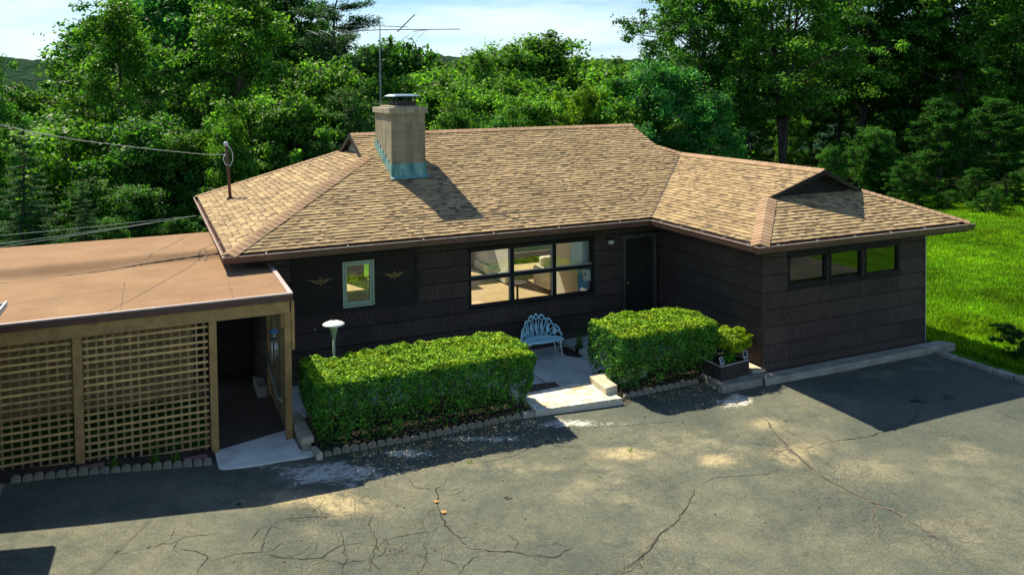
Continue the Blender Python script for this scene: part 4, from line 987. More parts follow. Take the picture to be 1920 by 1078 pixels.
# ------------------------------------------------------------------ on the roof: mast, antenna, service drop
an = empty('tv_antenna', (-5.71, 3.3, 4.2), 0, 'tall television antenna on a weathered mast behind the chimney', 'antenna')
q = MB(); q.tube([(-5.71, 3.3, 4.3), (-5.70, 3.3, 5.4), (-5.69, 3.3, 7.18)], [.020, .017, .014], 8); T(q.build('mast', M['mast'], smooth=True), an)
q = MB(); q.tube([(-7.45, 3.3, 6.88), (-5.7, 3.3, 6.99), (-3.65, 3.3, 7.04)], .012, 6); q.tube([(-6.62, 3.25, 7.06), (-5.7, 3.28, 7.08), (-5.0, 3.3, 7.07)], .009, 6)
q.tube([(-4.85, 3.35, 6.97), (-4.45, 2.9, 7.0)], .011, 6); q.tube([(-5.26, 3.3, 6.95), (-4.81, 3.3, 7.38)], .016, 6); T(q.build('boom', M['alu']), an)
q = MB()
for k in range(8):
    x = -7.3 + k * .30; ln = .75 - .04 * k
    q.tube([(x - .0, 3.3 - ln, 6.90 + .006 * k - .10), (x, 3.3, 6.92 + .006 * k), (x + .0, 3.3 + ln, 6.90 + .006 * k + .10)], .004, 5)
for k in range(3):
    x = -5.1 + k * .2; q.tube([(x - .16, 3.0, 6.72 + k * .03), (x + .22, 3.5, 6.93 + k * .03)], .005, 5)
T(q.build('elements', M['alu']), an)
wh = empty('service_mast', (-8.99, 5.44, 2.89), 0, 'dark red service mast with a looped grey cable rising from the left roof slope', 'mast')
q = MB(); q.tube([(-8.99, 5.44, 2.85), (-9.03, 5.44, 3.6), (-9.06, 5.44, 4.22)], [.04, .036, .036], 10); T(q.build('pipe', M['rust_pipe'], smooth=True), wh)
q = MB(); q.lathe([(.03, 0), (.055, .02), (.06, .07), (.03, .11)], (-9.07, 5.44, 4.2), 12); T(q.build('weather_head', M['cable'], smooth=True), wh)
q = MB(); q.lathe([(.02, 0), (.10, .0), (.05, .05), (.04, .06)], (-8.99, 5.44, 2.88), 14); T(q.build('boot', M['iron'], smooth=True), wh)
q = MB(); q.tube([(-9.07, 5.40, 4.27), (-9.0, 5.35, 4.2), (-8.93, 5.33, 4.05), (-8.92, 5.33, 3.85), (-8.99, 5.33, 3.72), (-9.10, 5.33, 3.76), (-9.15, 5.33, 3.9), (-9.1, 5.33, 4.0)], .011, 8); T(q.build('drip_loop', M['cable'], smooth=True), wh)
def wire(name, pts, r, m, label, cat='wire', group=None, twist=False):
    q = MB(); q.tube(pts, r, 6)
    if twist:
        P_ = []; n = 260
        for k in range(n + 1):
            t = k / n * (len(pts) - 1); i = min(int(t), len(pts) - 2); f_ = t - i; b_ = Vector(pts[i]).lerp(Vector(pts[i + 1]), f_)
            P_.append(b_ + Vector((0, math.cos(k * .9), math.sin(k * .9))) * r * 1.1)
        q.tube(P_, r * .7, 5)
    tag(q.build(name, m, smooth=True), label, cat, group)
wire('service_drop', [(-9.08, 5.35, 4.0), (-9.6, 4.25, 4.1), (-10.83, 1.77, 4.44), (-11.9, -.1, 4.75), (-12.45, -.95, 4.93), (-13.2, -2.0, 5.22), (-15.5, -5.5, 6.5), (-18, -9.5, 8.3)], .006, M['cable'], 'twisted grey service cable running from the roof mast to the left', 'cable', twist=True)
for k, (z0, yy, lab) in enumerate(((2.02, 9.0, 'topmost'), (1.93, 9.05, 'middle'), (1.86, 9.1, 'lowest'))):
    pts = []
    for i in range(9):
        t = i / 8; x = -9.6 - 9 * t; y = yy - 1.2 * t; sag = -.35 * 4 * t * (1 - t) * .5
        pts.append((x, y, z0 + .25 * (1 - t) * (0 if k == 0 else 1) * .3 * k - (.10 if k == 0 else .32 + .1 * k) * t + sag * .3 + .06 * t))
    wire('phone_line', pts, .006, M['cable'], '%s of the three thin lines strung level behind the carport roof' % lab, 'wire', 'thin lines behind the carport roof')
q = MB(); q.tube([(1.9, 4.6, 3.6), (1.9, 4.6, 4.3)], .012, 6) if False else None

# ------------------------------------------------------------------ covered walkway with flat roof and lattice
cp = empty('carport', (-10.5, -3.1, 0), 0, 'flat tan roofed timber carport with lattice screens attached to the left of the house', 'carport')
def CPB(name, mb, m, **k): o = mb.build(name, m, **k); T(o, cp); return o
# roof: front field, a fold, a slightly higher rear field
RX0 = -17.5
xs = np.concatenate([np.linspace(RX0, -9.7, 60), np.linspace(-9.6, -8.93, 8)]); ys = np.concatenate([np.linspace(-3.17, -.5, 22), np.linspace(-.4, .7, 18), np.linspace(.8, 2.9, 12)])
def cr_z(X, Y):
    fold = .03 + .15 * sstep(-.02, .38, Y - .05 * (X + 10)) 
    ridge = .05 * np.exp(-((Y + .18 - .03 * (X + 10)) / .10) ** 2) * sstep(-9.9, -10.6, -X * -1) 
    return 2.40 + fold - .0 * X + .02 * sstep(-3.2, -1, Y) + (vnoise(X, Y, .9, 21) - .5) * .035 - .12 * sstep(1.6, 2.9, Y) * 0
X, Y = np.meshgrid(xs, ys)
back_y = 2.25; Yc = np.minimum(Y, 2.3)
v, f = grid_mesh(xs, ys, cr_z)
# rear edge trimmed
okf = (v[f[:, 0], 1] < 2.25) & ~((v[f[:, 0], 0] > -9.62) & (v[f[:, 0], 1] > -.05))
f = f[okf]; top = v.copy(); nb = len(v); bot = v.copy(); bot[:, 2] -= .05
q = mesh_np('roof_felt', np.concatenate([top, bot]), np.concatenate([f, f[:, ::-1] + nb]), M['felt'], smooth=True); T(q, cp)
q = MB(); zc = 2.43
q.bar((RX0, -3.18, zc + .015), (-8.915, -3.18, zc + .015), .05, .022); q.bar((-8.915, -3.2, zc + .015), (-8.915, -.05, zc + .03), .07, .022)
CPB('drip_edge', q, M['drip'])
q = MB(); q.box(RX0, -8.90, -3.205, -3.18, 2.335, 2.43); q.box(-8.905, -8.885, -3.2, -.06, 2.335, 2.435); CPB('fascia', q, M['brown_gutter'])
q = MB(); q.box(RX0, -8.93, -3.17, -3.12, 2.14, 2.335); CPB('beam', q, M['timber'], bevel=.006)
q = MB(); q.box(-8.97, -8.93, -3.118, -.03, 2.17, 2.335); CPB('beam', q, M['timber'], bevel=.006)
q = MB(); q.box(RX0, -8.98, -3.0, 2.2, 2.345, 2.37); CPB('ceiling', q, M['soffit'])
q = MB()
for (a, b_) in ((((-11.75, -3.16), (-10.73, -.61)), 0),): pass
def seam(pts, w=.012):
    s = []
    for a, b_ in zip(pts[:-1], pts[1:]):
        n = 14
        for k in range(n): s.append((a[0] + (b_[0] - a[0]) * k / n + random.gauss(0, .004), a[1] + (b_[1] - a[1]) * k / n))
    s.append(pts[-1]); vs = []
    for i, (x, y) in enumerate(s):
        a = s[max(0, i - 1)]; c_ = s[min(len(s) - 1, i + 1)]; dx, dy = c_[0] - a[0], c_[1] - a[1]; L = math.hypot(dx, dy); ww = w * random.uniform(.3, 1)
        z = float(cr_z(np.array(x), np.array(y))) + .012
        vs += [(x - dy / L * ww, y + dx / L * ww, z), (x + dy / L * ww, y - dx / L * ww, z)]
    q.add(vs, [(2 * i, 2 * i + 1, 2 * i + 3, 2 * i + 2) for i in range(len(s) - 1)])
seam([(-14, -.55), (-12.2, -.12), (-11.2, .02), (-10.4, .12), (-9.7, .2)], .018); seam([(-13.3, -2.0), (-12.4, -1.85), (-11.2, -1.78)], .006); seam([(-9.95, .5), (-9.9, .2), (-9.96, -.1)], .012)
seam([(-10.2, 1.9), (-10.6, .9), (-10.9, .2)], .008); seam([(-9.75, -3.1), (-9.7, -1.6), (-9.66, -.2)], .005); seam([(-11.3, -3.1), (-11.28, -1.2)], .004)
CPB('seams', q, M['seam'])
# posts
def enlarge(root, k=1.04, t=(.438, .653, -.225)):
    root.location = [root.location[i] * k + t[i] for i in range(3)]; root.scale = (k, k, k)
def post(x, y, z0, z1, w=.10): q = MB(); q.box(x - w / 2, x + w / 2, y - w / 2, y + w / 2, z0, z1); return CPB('post', q, M['timber'], bevel=.006)
post(-10.06, -3.09, -.02, 2.14, .11); post(-11.87, -3.09, .10, 2.14, .12); post(-8.96, -3.09, -.1, 2.14, .10); post(-8.96, -1.0, -.1, 2.14, .09); post(-13.75, -3.09, .2, 2.14, .12); post(-8.88, -3.12, 1.55, 2.32, .05)
post(-9.03, -3.09, 1.9, 2.30, .05)
# lattice: horizontal laths in front of vertical ones
def lattice(a, b_, z0f, z1, nv, nh, y0, ydir=None):
    a = Vector(a); b_ = Vector(b_); d = (b_ - a); L = d.length; d.normalize(); n_ = Vector((d.y, -d.x, 0))
    q = MB(); z0 = z0f
    for k in range(nh):
        z = z1 - .06 - (z1 - z0 - .1) * k / (nh - 1); zz = z + random.uniform(-.007, .007)
        q.bar(a + n_ * .012 + Vector((0, 0, zz)), b_ + n_ * .012 + Vector((0, 0, zz + random.uniform(-.006, .006))), .011, .034)
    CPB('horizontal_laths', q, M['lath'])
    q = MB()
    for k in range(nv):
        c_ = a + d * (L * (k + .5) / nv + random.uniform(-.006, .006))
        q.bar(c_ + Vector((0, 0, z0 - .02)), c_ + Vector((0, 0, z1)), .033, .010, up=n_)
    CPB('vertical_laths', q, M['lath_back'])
random.seed(8)
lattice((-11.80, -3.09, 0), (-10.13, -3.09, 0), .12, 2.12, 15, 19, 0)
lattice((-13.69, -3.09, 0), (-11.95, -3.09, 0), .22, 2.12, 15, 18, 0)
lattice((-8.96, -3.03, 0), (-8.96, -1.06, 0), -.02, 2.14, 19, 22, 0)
q = MB(); q.box(-10.12, -10.02, -3.04, 2.0, -.1, .10); q.box(-8.99, -8.93, -3.0, -1.0, -.1, .02); CPB('sill', q, M['timber'])
q = MB(); q.tube([(-9.02, -1.0, .95), (-9.06, -1.9, .82), (-9.08, -2.75, .70), (-9.05, -2.98, .72)], .022, 8); CPB('handrail', q, M['rail'], smooth=True)
# inner dark wall, lattice of the rear side and things glimpsed behind the screens
siding_wall('inner_wall', (-10.2, .35), (1, 0), 1.2, -.15, 2.34, [], (0, -1), parent=None, thick=.08, mat=M['door']); T(bpy.data.objects['inner_wall'], cp)
q = MB(); q.box(-9.12, -8.95, -.5, .2, -.1, .12); tag(q.build('stone_ledge', M['kerb'], bevel=.02), 'low pale stone ledge inside the covered walkway', 'ledge')
q = MB(); q.prism([(-17, -.3), (-10.2, -.3), (-10.2, -.2), (-17, -.2)], 0, 2.34); CPB('rear_wall', q, M['timber'])
q = MB(); q.lathe([(.02, .0), (.22, .0), (.25, -.05), (.12, -.09), (.02, -.1)], (-9.80, -2.21, 2.21), 20); tag(q.build('ceiling_light', M['rail'], smooth=True), 'round ceiling light under the carport roof by the lattice post', 'ceiling light')
# wind chime
enlarge(cp)
wc = empty('wind_chime', (-9.06, -2.43, 2.0), 0, 'wind chime with blue top and silver tubes hanging in the carport opening', 'wind chime')
cx, cy = -9.07, -2.42
q = MB(); q.tube([(cx, cy, 2.02), (cx, cy, 1.68)], .004, 5); T(q.build('string', M['rail']), wc)
q = MB(); q.lathe([(.01, .05), (.03, .04), (.085, .0), (.08, -.01), (.01, -.01)], (cx, cy, 1.66), 8); T(q.build('roof_top', M['chime_blue']), wc)
q = MB(); q.lathe([(.04, 0), (.04, -.07), (.01, -.08)], (cx, cy, 1.65), 12); q.lathe([(.065, 0), (.065, -.02)], (cx, cy, 1.54), 16); T(q.build('body', M['alu']), wc)
for k, l_ in enumerate((.30, .36, .42, .38, .33)):
    a = 2 * PI * k / 5; q = MB(); q.tube([(cx + .05 * math.cos(a), cy + .05 * math.sin(a), 1.50), (cx + .05 * math.cos(a), cy + .05 * math.sin(a), 1.50 - l_ * .8)], .010, 8); T(q.build('tube', M['chime_tube'], smooth=True), wc)
# neighbouring black roof whose corner shows at the left edge and shades the driveway
bk = empty('garage', (-15, -5.5, 0), 0, 'garage with black tar roof and white edged gutter at the far left edge', 'garage')
q = MB(); q.prism([(-19, -8.8), (-13.0, -8.8), (-12.76, -2.90), (-19, -2.88)], 2.58, 2.64); T(q.build('roof', M['black_roof']), bk)
q = MB(); q.bar((-12.99, -8.8, 2.66), (-12.745, -2.88, 2.66), .025, .08); q.bar((-12.75, -2.87, 2.65), (-19, -2.86, 2.65), .02, .05); T(q.build('gutter_edge', M['white_edge']), bk)
q = MB(); q.box(-18.7, -13.3, -8.5, -3.7, -.2, 2.6); T(q.build('wall', M['siding']), bk)

# ------------------------------------------------------------------ lamp post, bench, planter
lp = empty('garden_lamp', (-8.0, -1.93, -.12), 0, 'garden lamp with wide white disc shade behind the long hedge', 'lamp post')
lx, ly = -8.0, -1.93
q = MB(); q.tube([(lx, ly, -.12), (lx, ly, 1.30)], .024, 12); T(q.build('post', M['lamp_green'], smooth=True), lp)
q = MB(); q.lathe([(.026, 1.01), (.036, 1.03), (.046, 1.11), (.052, 1.12), (.056, 1.15), (.080, 1.22), (.095, 1.27), (.08, 1.275)], (lx, ly, .25), 24); T(q.build('globe', M['lamp_green'], smooth=True), lp)
q = MB(); q.lathe([(.02, 1.27), (.17, 1.262), (.188, 1.268), (.190, 1.278), (.16, 1.295), (.10, 1.32), (.035, 1.338), (.0, 1.341)], (lx, ly, .25), 40); T(q.build('lamp_shade', M['lamp_white'], smooth=True), lp)
q = MB(); q.lathe([(.018, 1.338), (.02, 1.348), (.01, 1.356)], (lx, ly, .25), 12); T(q.build('finial', M['iron'], smooth=True), lp)

bn = empty('garden_bench', (-3.42, -.62, -.125), 0, 'pale blue cast iron bench with scalloped back on the patio', 'bench')
bx = -3.40; 
def bpt(u, h, y=-.42):    # u across -1..1, back curves forward at its ends
    return (bx + u * .47, y - .26 * (abs(u) ** 2.2), h)
q = MB()
# fan outline of seven lobes
env = lambda u: .50 + .27 * math.cos(u * 1.25) ** 1.3 - .10 * abs(u) ** 3 * 1.3
lobes = [(-1.0, -.72), (-.74, -.42), (-.44, -.12), (-.14, .14), (.12, .44), (.42, .74), (.72, 1.0)]
for (a, b_) in lobes:
    pts = []; n = 12
    for k in range(n + 1):
        t = k / n; u = a + (b_ - a) * t; rise = .085 * math.sin(PI * t); pts.append(bpt(u, env(u) - .085 + rise - .0))
    q.tube(pts, .013, 6)
    um = (a + b_) / 2; n = 10
    q.tube([bpt(um + .09 * math.cos(2 * PI * k / n), env(um) - .065 + .045 * math.sin(2 * PI * k / n)) for k in range(n + 1)], .008, 5)
q.tube([bpt(-1.0, .30), bpt(-1.02, .38), bpt(-1.0, env(-1) - .085)], .013, 6); q.tube([bpt(1.0, .30), bpt(1.02, .38), bpt(1.0, env(1) - .085)], .013, 6)
random.seed(21)
for k in range(13):                      # radiating ribs and leaf shapes
    u1 = -.92 + 1.84 * k / 12; u0 = u1 * .62
    q.tube([bpt(u0, .285), bpt(u0 * .6 + u1 * .4 + .03 * (-1) ** k, .40), bpt(u1, env(u1) - .085)], [.012, .010, .009], 6)
    if k % 2 == 0:
        uc = u1 * .85; h = (env(uc) + .27) / 2 - .01; vs = []
        for (du, dh) in ((0, -.10), (.07, -.03), (.045, .03), (.02, .10), (-.04, .05), (-.075, -.02)): vs.append(Vector(bpt(uc + du, h + dh)))
        q.add(vs + [v_ + Vector((0, .008, 0)) for v_ in vs], [tuple(range(6)), tuple(range(11, 5, -1))] + [(i, (i + 1) % 6, 6 + (i + 1) % 6, 6 + i) for i in range(6)])
for k in range(12):
    u = -.85 + 1.7 * k / 11; h = .33 + .06 * (k % 2); q.tube([bpt(u - .09, h - .02), bpt(u, h + .05), bpt(u + .09, h - .02)], .009, 5)
T(q.build('backrest', M['iron_blue'], smooth=True), bn)
q = MB(); n = 22; top = []; 
# seat: kidney shape pierced with slots
def seat_edge(t, front):
    u = -1 + 2 * t; yb = -.43 - .24 * abs(u) ** 2.2; yf = -.86 + .05 * abs(u) ** 2
    return (bx + u * .46, yf if front else yb)
for k in range(n):
    a0, a1 = k / n, (k + 1) / n
    for (w0, w1) in ((0, .07), (.93, 1.0)):
        P = [seat_edge(a0, 1), seat_edge(a1, 1), seat_edge(a1, 0), seat_edge(a0, 0)]
        lerp = lambda A_, B_, t: (A_[0] + (B_[0] - A_[0]) * t, A_[1] + (B_[1] - A_[1]) * t)
        q.prism([lerp(P[0], P[3], w0), lerp(P[1], P[2], w0), lerp(P[1], P[2], w1), lerp(P[0], P[3], w1)], .285, .30)
    for j in range(4):
        w0 = .07 + .215 * j; A0, A1, B1, B0 = P[0], P[1], P[2], P[3]; s = .06 if (k + j) % 2 else 0.0
        q.prism([lerp(A0, B0, w0 + .02 + s), lerp(A1, B1, w0 + .06 - s / 2), lerp(A1, B1, w0 + .15), lerp(A0, B0, w0 + .12)], .286, .299)
    if k % 2 == 0:
        c0, c1 = seat_edge(a0 + .012, 1), seat_edge(a0 + .012, 0); q.bar((*c0, .2925), (*c1, .2925), .012, .012)
q.tube([(*seat_edge(k / 20, 1), .29 - .015 * math.sin(PI * k / 20)) for k in range(21)], .016, 6)
T(q.build('seat', M['iron_blue']), bn)
for (u, fr) in ((-.86, 1), (.86, 1), (-.8, 0), (.8, 0)):
    x = bx + u * .46; y = -.82 if fr else -.58; s = 1 if u > 0 else -1; yy = -1 if fr else 1; q = MB()
    q.tube([(x, y, .29), (x - s * .015, y - yy * -.015, .19), (x - s * .0, y, .08), (x + s * .02, y + yy * .015, -.05), (x + s * .045, y + yy * .03, -.105), (x + s * .075, y + yy * .04, -.118)], [.034, .022, .017, .014, .014, .018], 8)
    if fr: q.tube([(x - s * .02, y, .27), (x - s * .09, y, .24), (x - s * .13, y, .27)], [.018, .012, .01], 6); q.tube([(x, y, .15), (x - s * .05, y + .01, .22), (x - s * .11, y + .01, .265)], .010, 6)
    T(q.build('leg', M['iron_white'], smooth=True), bn)

pb = empty('planter_box', (-.8, -3.45, .045), 0, 'black rectangular planter box with pale rim on the stone plinth', 'planter')
q = MB(); PA = [(-1.17, -3.76), (-.42, -3.66), (-.52, -3.12), (-1.18, -3.2)]
def inset(P, d): 
    c = (sum(p[0] for p in P) / 4, sum(p[1] for p in P) / 4); return [(p[0] + (c[0] - p[0]) * d, p[1] + (c[1] - p[1]) * d) for p in P]
n = 4
for i in range(4):
    a, b_ = PA[i], PA[(i + 1) % 4]; ia, ib = inset(PA, .12)[i], inset(PA, .12)[(i + 1) % 4]; ia, ib = (ia, ib)
    q.prism([a, b_, ib, ia], .046, .315)
T(q.build('box', M['planter']), pb)
q = MB()
for i in range(4): q.bar((*PA[i], .325), (*PA[(i + 1) % 4], .325), .03, .018)
T(q.build('rim', M['planter_rim']), pb)
q = MB(); q.prism(inset(PA, .13), .1, .25); T(q.build('soil', M['soil']), pb)
for (x, y, a, lab) in ((-1.12, -3.72, .2, 'small solar light clipped to the left front corner of the planter box'), (-.47, -3.60, -.3, 'small solar light clipped to the right front corner of the planter box')):
    r_ = empty('solar_light', (x, y, .34), 0, lab, 'solar light')
    def P3(u, w, d): 
        v_ = Vector((u, 0, w)); v_ = Matrix.Rotation(math.radians(-28), 3, 'X') @ v_ + Matrix.Rotation(math.radians(-28), 3, 'X') @ Vector((0, -d, 0)); v_ = Matrix.Rotation(a, 3, 'Z') @ v_; return v_ + Vector((x, y, .42))
    q = MB(); vs = [P3(u, w, d) for d in (0, .012) for (u, w) in ((-.045, -.062), (.045, -.062), (.045, .062), (-.045, .062))]; q.add(vs, [(3, 2, 1, 0), (4, 5, 6, 7), (0, 1, 5, 4), (1, 2, 6, 5), (2, 3, 7, 6), (3, 0, 4, 7)]); T(q.build('casing', M['solar_rim']), r_)
    q = MB(); vs = [P3(u, w, .015) for (u, w) in ((-.034, -.052), (.034, -.052), (.034, .052), (-.034, .052))]; vs2 = [v_ + Vector((0, .004, 0)) for v_ in vs]; q.add(vs + vs2, [(0, 1, 2, 3), (7, 6, 5, 4)]); T(q.build('panel', M['solar']), r_)
    q = MB(); q.bar((x, y, .30), (x, y + .01, .40), .02, .02); T(q.build('clip', M['solar_rim']), r_)

# ------------------------------------------------------------------ foliage
def leaf_quads(P, Nn, size, aspect=.55, seed=0, jit=.6):
    """P (n,3) positions, Nn (n,3) preferred normals; diamond shaped leaves"""
    r = np.random.default_rng(seed); n = len(P)
    nn = Nn + r.normal(0, jit, (n, 3)); nn /= np.linalg.norm(nn, axis=1, keepdims=True) + 1e-9
    t = r.normal(0, 1, (n, 3)); t -= (t * nn).sum(1, keepdims=True) * nn; t /= np.linalg.norm(t, axis=1, keepdims=True) + 1e-9
    b_ = np.cross(nn, t); s = (size * r.uniform(.65, 1.35, n))[:, None]
    a = P - t * s * .5; c = P + t * s * .5; m1 = P + b_ * s * aspect * .5 - t * s * .08 + nn * s * .06; m2 = P - b_ * s * aspect * .5 - t * s * .08 + nn * s * .06
    V = np.stack([a, m1, c, m2], 1).reshape(-1, 3); F = np.arange(4 * n).reshape(n, 4); return V, F
def foliage(name, P, Nn, size, mat, parent=None, aspect=.55, seed=0, jit=.6, cols=None):
    V, F = leaf_quads(P, Nn, size, aspect, seed, jit)
    if cols is None: cols = np.ones((len(F), 3))
    return mesh_np(name, V, F, mat, parent, cols=cols)

def hedge(name, x0, x1, y0, y1, z0, z1, n, seed, label, skew=0.0, rad=.13, lean=.20):
    """clipped yew: leaf shell on a rounded block, thinner near the ground, stems inside"""
    r = np.random.default_rng(seed); L, W_, H_ = x1 - x0, y1 - y0, z1 - z0
    areas = np.array([L * W_ * 1.5, L * H_, L * H_ * .6, W_ * H_, W_ * H_]); k = r.choice(5, n, p=areas / areas.sum()); u = r.random(n); w = r.random(n)
    P = np.zeros((n, 3)); Nn = np.zeros((n, 3))
    for i, (fx, fy, fz, nv) in enumerate([(lambda u, w: u * L, lambda u, w: w * W_, lambda u, w: H_ + 0 * u, (0, 0, 1)), (lambda u, w: u * L, lambda u, w: 0 * u, lambda u, w: w * H_, (0, -1, 0)), (lambda u, w: u * L, lambda u, w: W_ + 0 * u, lambda u, w: w * H_, (0, 1, 0)), (lambda u, w: 0 * u, lambda u, w: u * W_, lambda u, w: w * H_, (-1, 0, 0)), (lambda u, w: L + 0 * u, lambda u, w: u * W_, lambda u, w: w * H_, (1, 0, 0))]):
        s = k == i; P[s] = np.stack([fx(u[s], w[s]), fy(u[s], w[s]), fz(u[s], w[s])], 1); Nn[s] = nv
    # round the edges: pull towards an inset box, push back out by a radius
    c = P.copy(); c[:, 0] = np.clip(P[:, 0], rad, L - rad); c[:, 1] = np.clip(P[:, 1], rad, W_ - rad); c[:, 2] = np.clip(P[:, 2], 0, H_ - rad)
    d = P - c; ln = np.linalg.norm(d, axis=1, keepdims=True); Nn = np.where(ln > 1e-4, d / (ln + 1e-9), Nn); P = c + Nn * rad
    bumpy = (vnoise(P[:, 0] + P[:, 2] * .7, P[:, 1] + P[:, 2] * .9, .14, seed) - .5) * .095 + (vnoise(P[:, 0] + P[:, 2], P[:, 1] - P[:, 2], .45, seed + 1) - .5) * .07
    depth = np.abs(r.normal(0, .045, n)) + (r.random(n) < .25) * r.random(n) * .25
    P = P + Nn * (bumpy - depth)[:, None]
    # flare: narrower near the ground
    zz = np.clip(P[:, 2] / H_, 0, 1); fl = .86 + .14 * np.clip(zz * 2.2, 0, 1); P[:, 0] = (P[:, 0] - L / 2) * (.93 + .07 * np.clip(zz * 2, 0, 1)) + L / 2; P[:, 1] = (P[:, 1] - W_ / 2) * fl + W_ / 2
    gap = vnoise(P[:, 0] * 1.0, P[:, 1] + P[:, 2] * .6, .17, seed + 2)
    P[:, 1] -= lean * zz ** 1.3 * np.clip(1 - P[:, 1] / W_, 0, 1)
    dens = np.clip((zz - .04) / .45 + .04, 0, 1) ** 1.1; keep = r.random(n) < np.where(zz < .55, dens * np.where(gap > .60, 1.1, .05 + zz * .85), np.where((Nn[:, 1] > .7) & (zz < .75), .6, 1)); keep |= (r.random(n) < .03)
    P, Nn = P[keep], Nn[keep]; P[:, 1] += skew * (P[:, 0] / L)
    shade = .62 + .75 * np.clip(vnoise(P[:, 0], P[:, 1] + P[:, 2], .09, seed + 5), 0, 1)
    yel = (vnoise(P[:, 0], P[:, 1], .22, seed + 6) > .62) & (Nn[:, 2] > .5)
    topm = (Nn[:, 2] > .55); cols = np.stack([shade * np.where(yel, 1.35, 1) * np.where(topm, 1.6, .55), shade * np.where(yel, 1.1, 1) * np.where(topm, 1.2, .70), shade * np.where(topm, 1., 1.6)], 1)  # yellow new growth on top; sunlit top and shaded sides painted into leaf colour
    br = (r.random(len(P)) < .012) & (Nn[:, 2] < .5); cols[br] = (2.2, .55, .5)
    P += np.array([x0, y0, z0])
    root = empty(name, ((x0 + x1) / 2, (y0 + y1) / 2, z0), 0, label, 'hedge')
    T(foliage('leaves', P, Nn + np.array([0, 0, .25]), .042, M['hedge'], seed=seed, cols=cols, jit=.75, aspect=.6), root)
    q = MB(); rr = random.Random(seed)
    nb = int(L / .42)
    for b_ in range(nb):
        bx_ = x0 + L * (b_ + .5) / nb + rr.uniform(-.06, .06); by = (y0 + y1) / 2 + rr.uniform(-.25, .15) + skew * (bx_ - x0) / L
        for s in range(13):
            a = rr.uniform(0, 2 * PI); ex = bx_ + math.cos(a) * rr.uniform(.1, .36); ey = by + math.sin(a) * rr.uniform(.15, .62); ez = z0 + H_ * rr.uniform(.45, .85)
            mx_, my_ = bx_ + (ex - bx_) * .35, by + (ey - by) * .35
            q.tube([(bx_ + rr.uniform(-.03, .03), by + rr.uniform(-.05, .05), z0 - .02), (mx_, my_, z0 + H_ * .28), (ex, ey, ez)], [.016, .010, .004], 5, caps=False)
    for s in range(int(L * 110)):         # short twigs in the bare lower zone
        x = rr.uniform(x0 + .1, x1 - .1); y = rr.uniform(y0 + .06, y1 - .1) + skew * (x - x0) / L; z = z0 + rr.uniform(.08, .5) * H_; q.tube([(x, y, z), (x + rr.uniform(-.09, .09), y + rr.uniform(-.09, .05), z + rr.uniform(.05, .16))], [.0035, .002], 3, caps=False)
    T(q.build('stems', M['stem']), root)
    return root
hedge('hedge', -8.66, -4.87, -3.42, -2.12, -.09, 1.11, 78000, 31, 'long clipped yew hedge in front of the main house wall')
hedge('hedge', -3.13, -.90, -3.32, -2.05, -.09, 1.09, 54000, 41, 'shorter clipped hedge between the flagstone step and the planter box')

# golden shrub in the planter
r = np.random.default_rng(5); n = 5200
d = r.normal(0, 1, (n, 3)); d /= np.linalg.norm(d, axis=1, keepdims=True); rad_ = .62 + .62 * vnoise(d[:, 0] * 3 + 9, d[:, 1] * 3 + d[:, 2] * 4 + 9, .8, 7) - np.abs(r.normal(0, .12, n))
P = d * rad_[:, None] * np.array([.40, .34, .23]) + np.array([-.60, -3.36, .66])
gs = empty('golden_shrub', (-.7, -3.4, .25), 0, 'bright yellow green shrub growing in the black planter box', 'shrub')
T(foliage('leaves', P, d + np.array([0, 0, .5]), .05, M['gold_leaf'], seed=2), gs)
n = 420; d = r.normal(0, 1, (n, 3)); P = d * np.array([.07, .06, .05]) + np.array([-.76, -3.45, .36]); lo_ = foliage('low_leaves', P, d + np.array([0, 0, .8]), .06, M['gold_leaf'], seed=3, cols=np.tile([.35, .75, .6], (n, 1))); T(lo_, gs)
q = MB()
for k in range(16):
    a = random.uniform(0, 6.28); q.tube([(-.75, -3.42, .22), (-.72 + .1 * math.cos(a), -3.41 + .1 * math.sin(a), .45), (-.62 + .26 * math.cos(a), -3.37 + .2 * math.sin(a), .66)], [.012, .008, .003], 5)
T(q.build('stems', M['stem']), gs)

# grassy plant in a pot, weeds
def tufts(name, x, y, z, n, h, sp, seed, mat, parent, w=.012):
    r = np.random.default_rng(seed); V = []; F = []
    for k in range(n):
        a = r.uniform(0, 6.28); l_ = h * r.uniform(.5, 1.1); bend = sp * r.uniform(.3, 1.2); bx_, by = x + r.normal(0, .03), y + r.normal(0, .03); px, py = -math.sin(a) * w / 2, math.cos(a) * w / 2
        i0 = len(V)
        for t in (0, .4, .75, 1):
            cx_, cy_ = bx_ + math.cos(a) * bend * t ** 2, by + math.sin(a) * bend * t ** 2; cz_ = z + l_ * (t - .35 * t ** 3 * bend / max(h, .01)); ww = (1 - t * .9)
            V += [(cx_ - px * ww, cy_ - py * ww, cz_), (cx_ + px * ww, cy_ + py * ww, cz_)]
        F += [(i0, i0 + 1, i0 + 3, i0 + 2), (i0 + 2, i0 + 3, i0 + 5, i0 + 4), (i0 + 4, i0 + 5, i0 + 7, i0 + 6)]
    return mesh_np(name, np.array(V), np.array(F), mat, parent, cols=np.ones((len(F), 3)) * .8)
pt = empty('potted_plant', (-2.58, -.66, -.125), 0, 'dark pot of thin grassy leaves standing on the patio beside the bench', 'potted plant')
q = MB(); q.lathe([(.06, 0), (.085, .14), (.095, .14), (.095, .16), (.078, .16), (.075, .13), (.01, .13)], (-2.52, -.70, -.12), 20); T(q.build('pot', M['pot'], smooth=True), pt)
T(tufts('leaves', -2.52, -.70, .0, 46, .50, .30, 4, M['blade'], None, .014), pt)
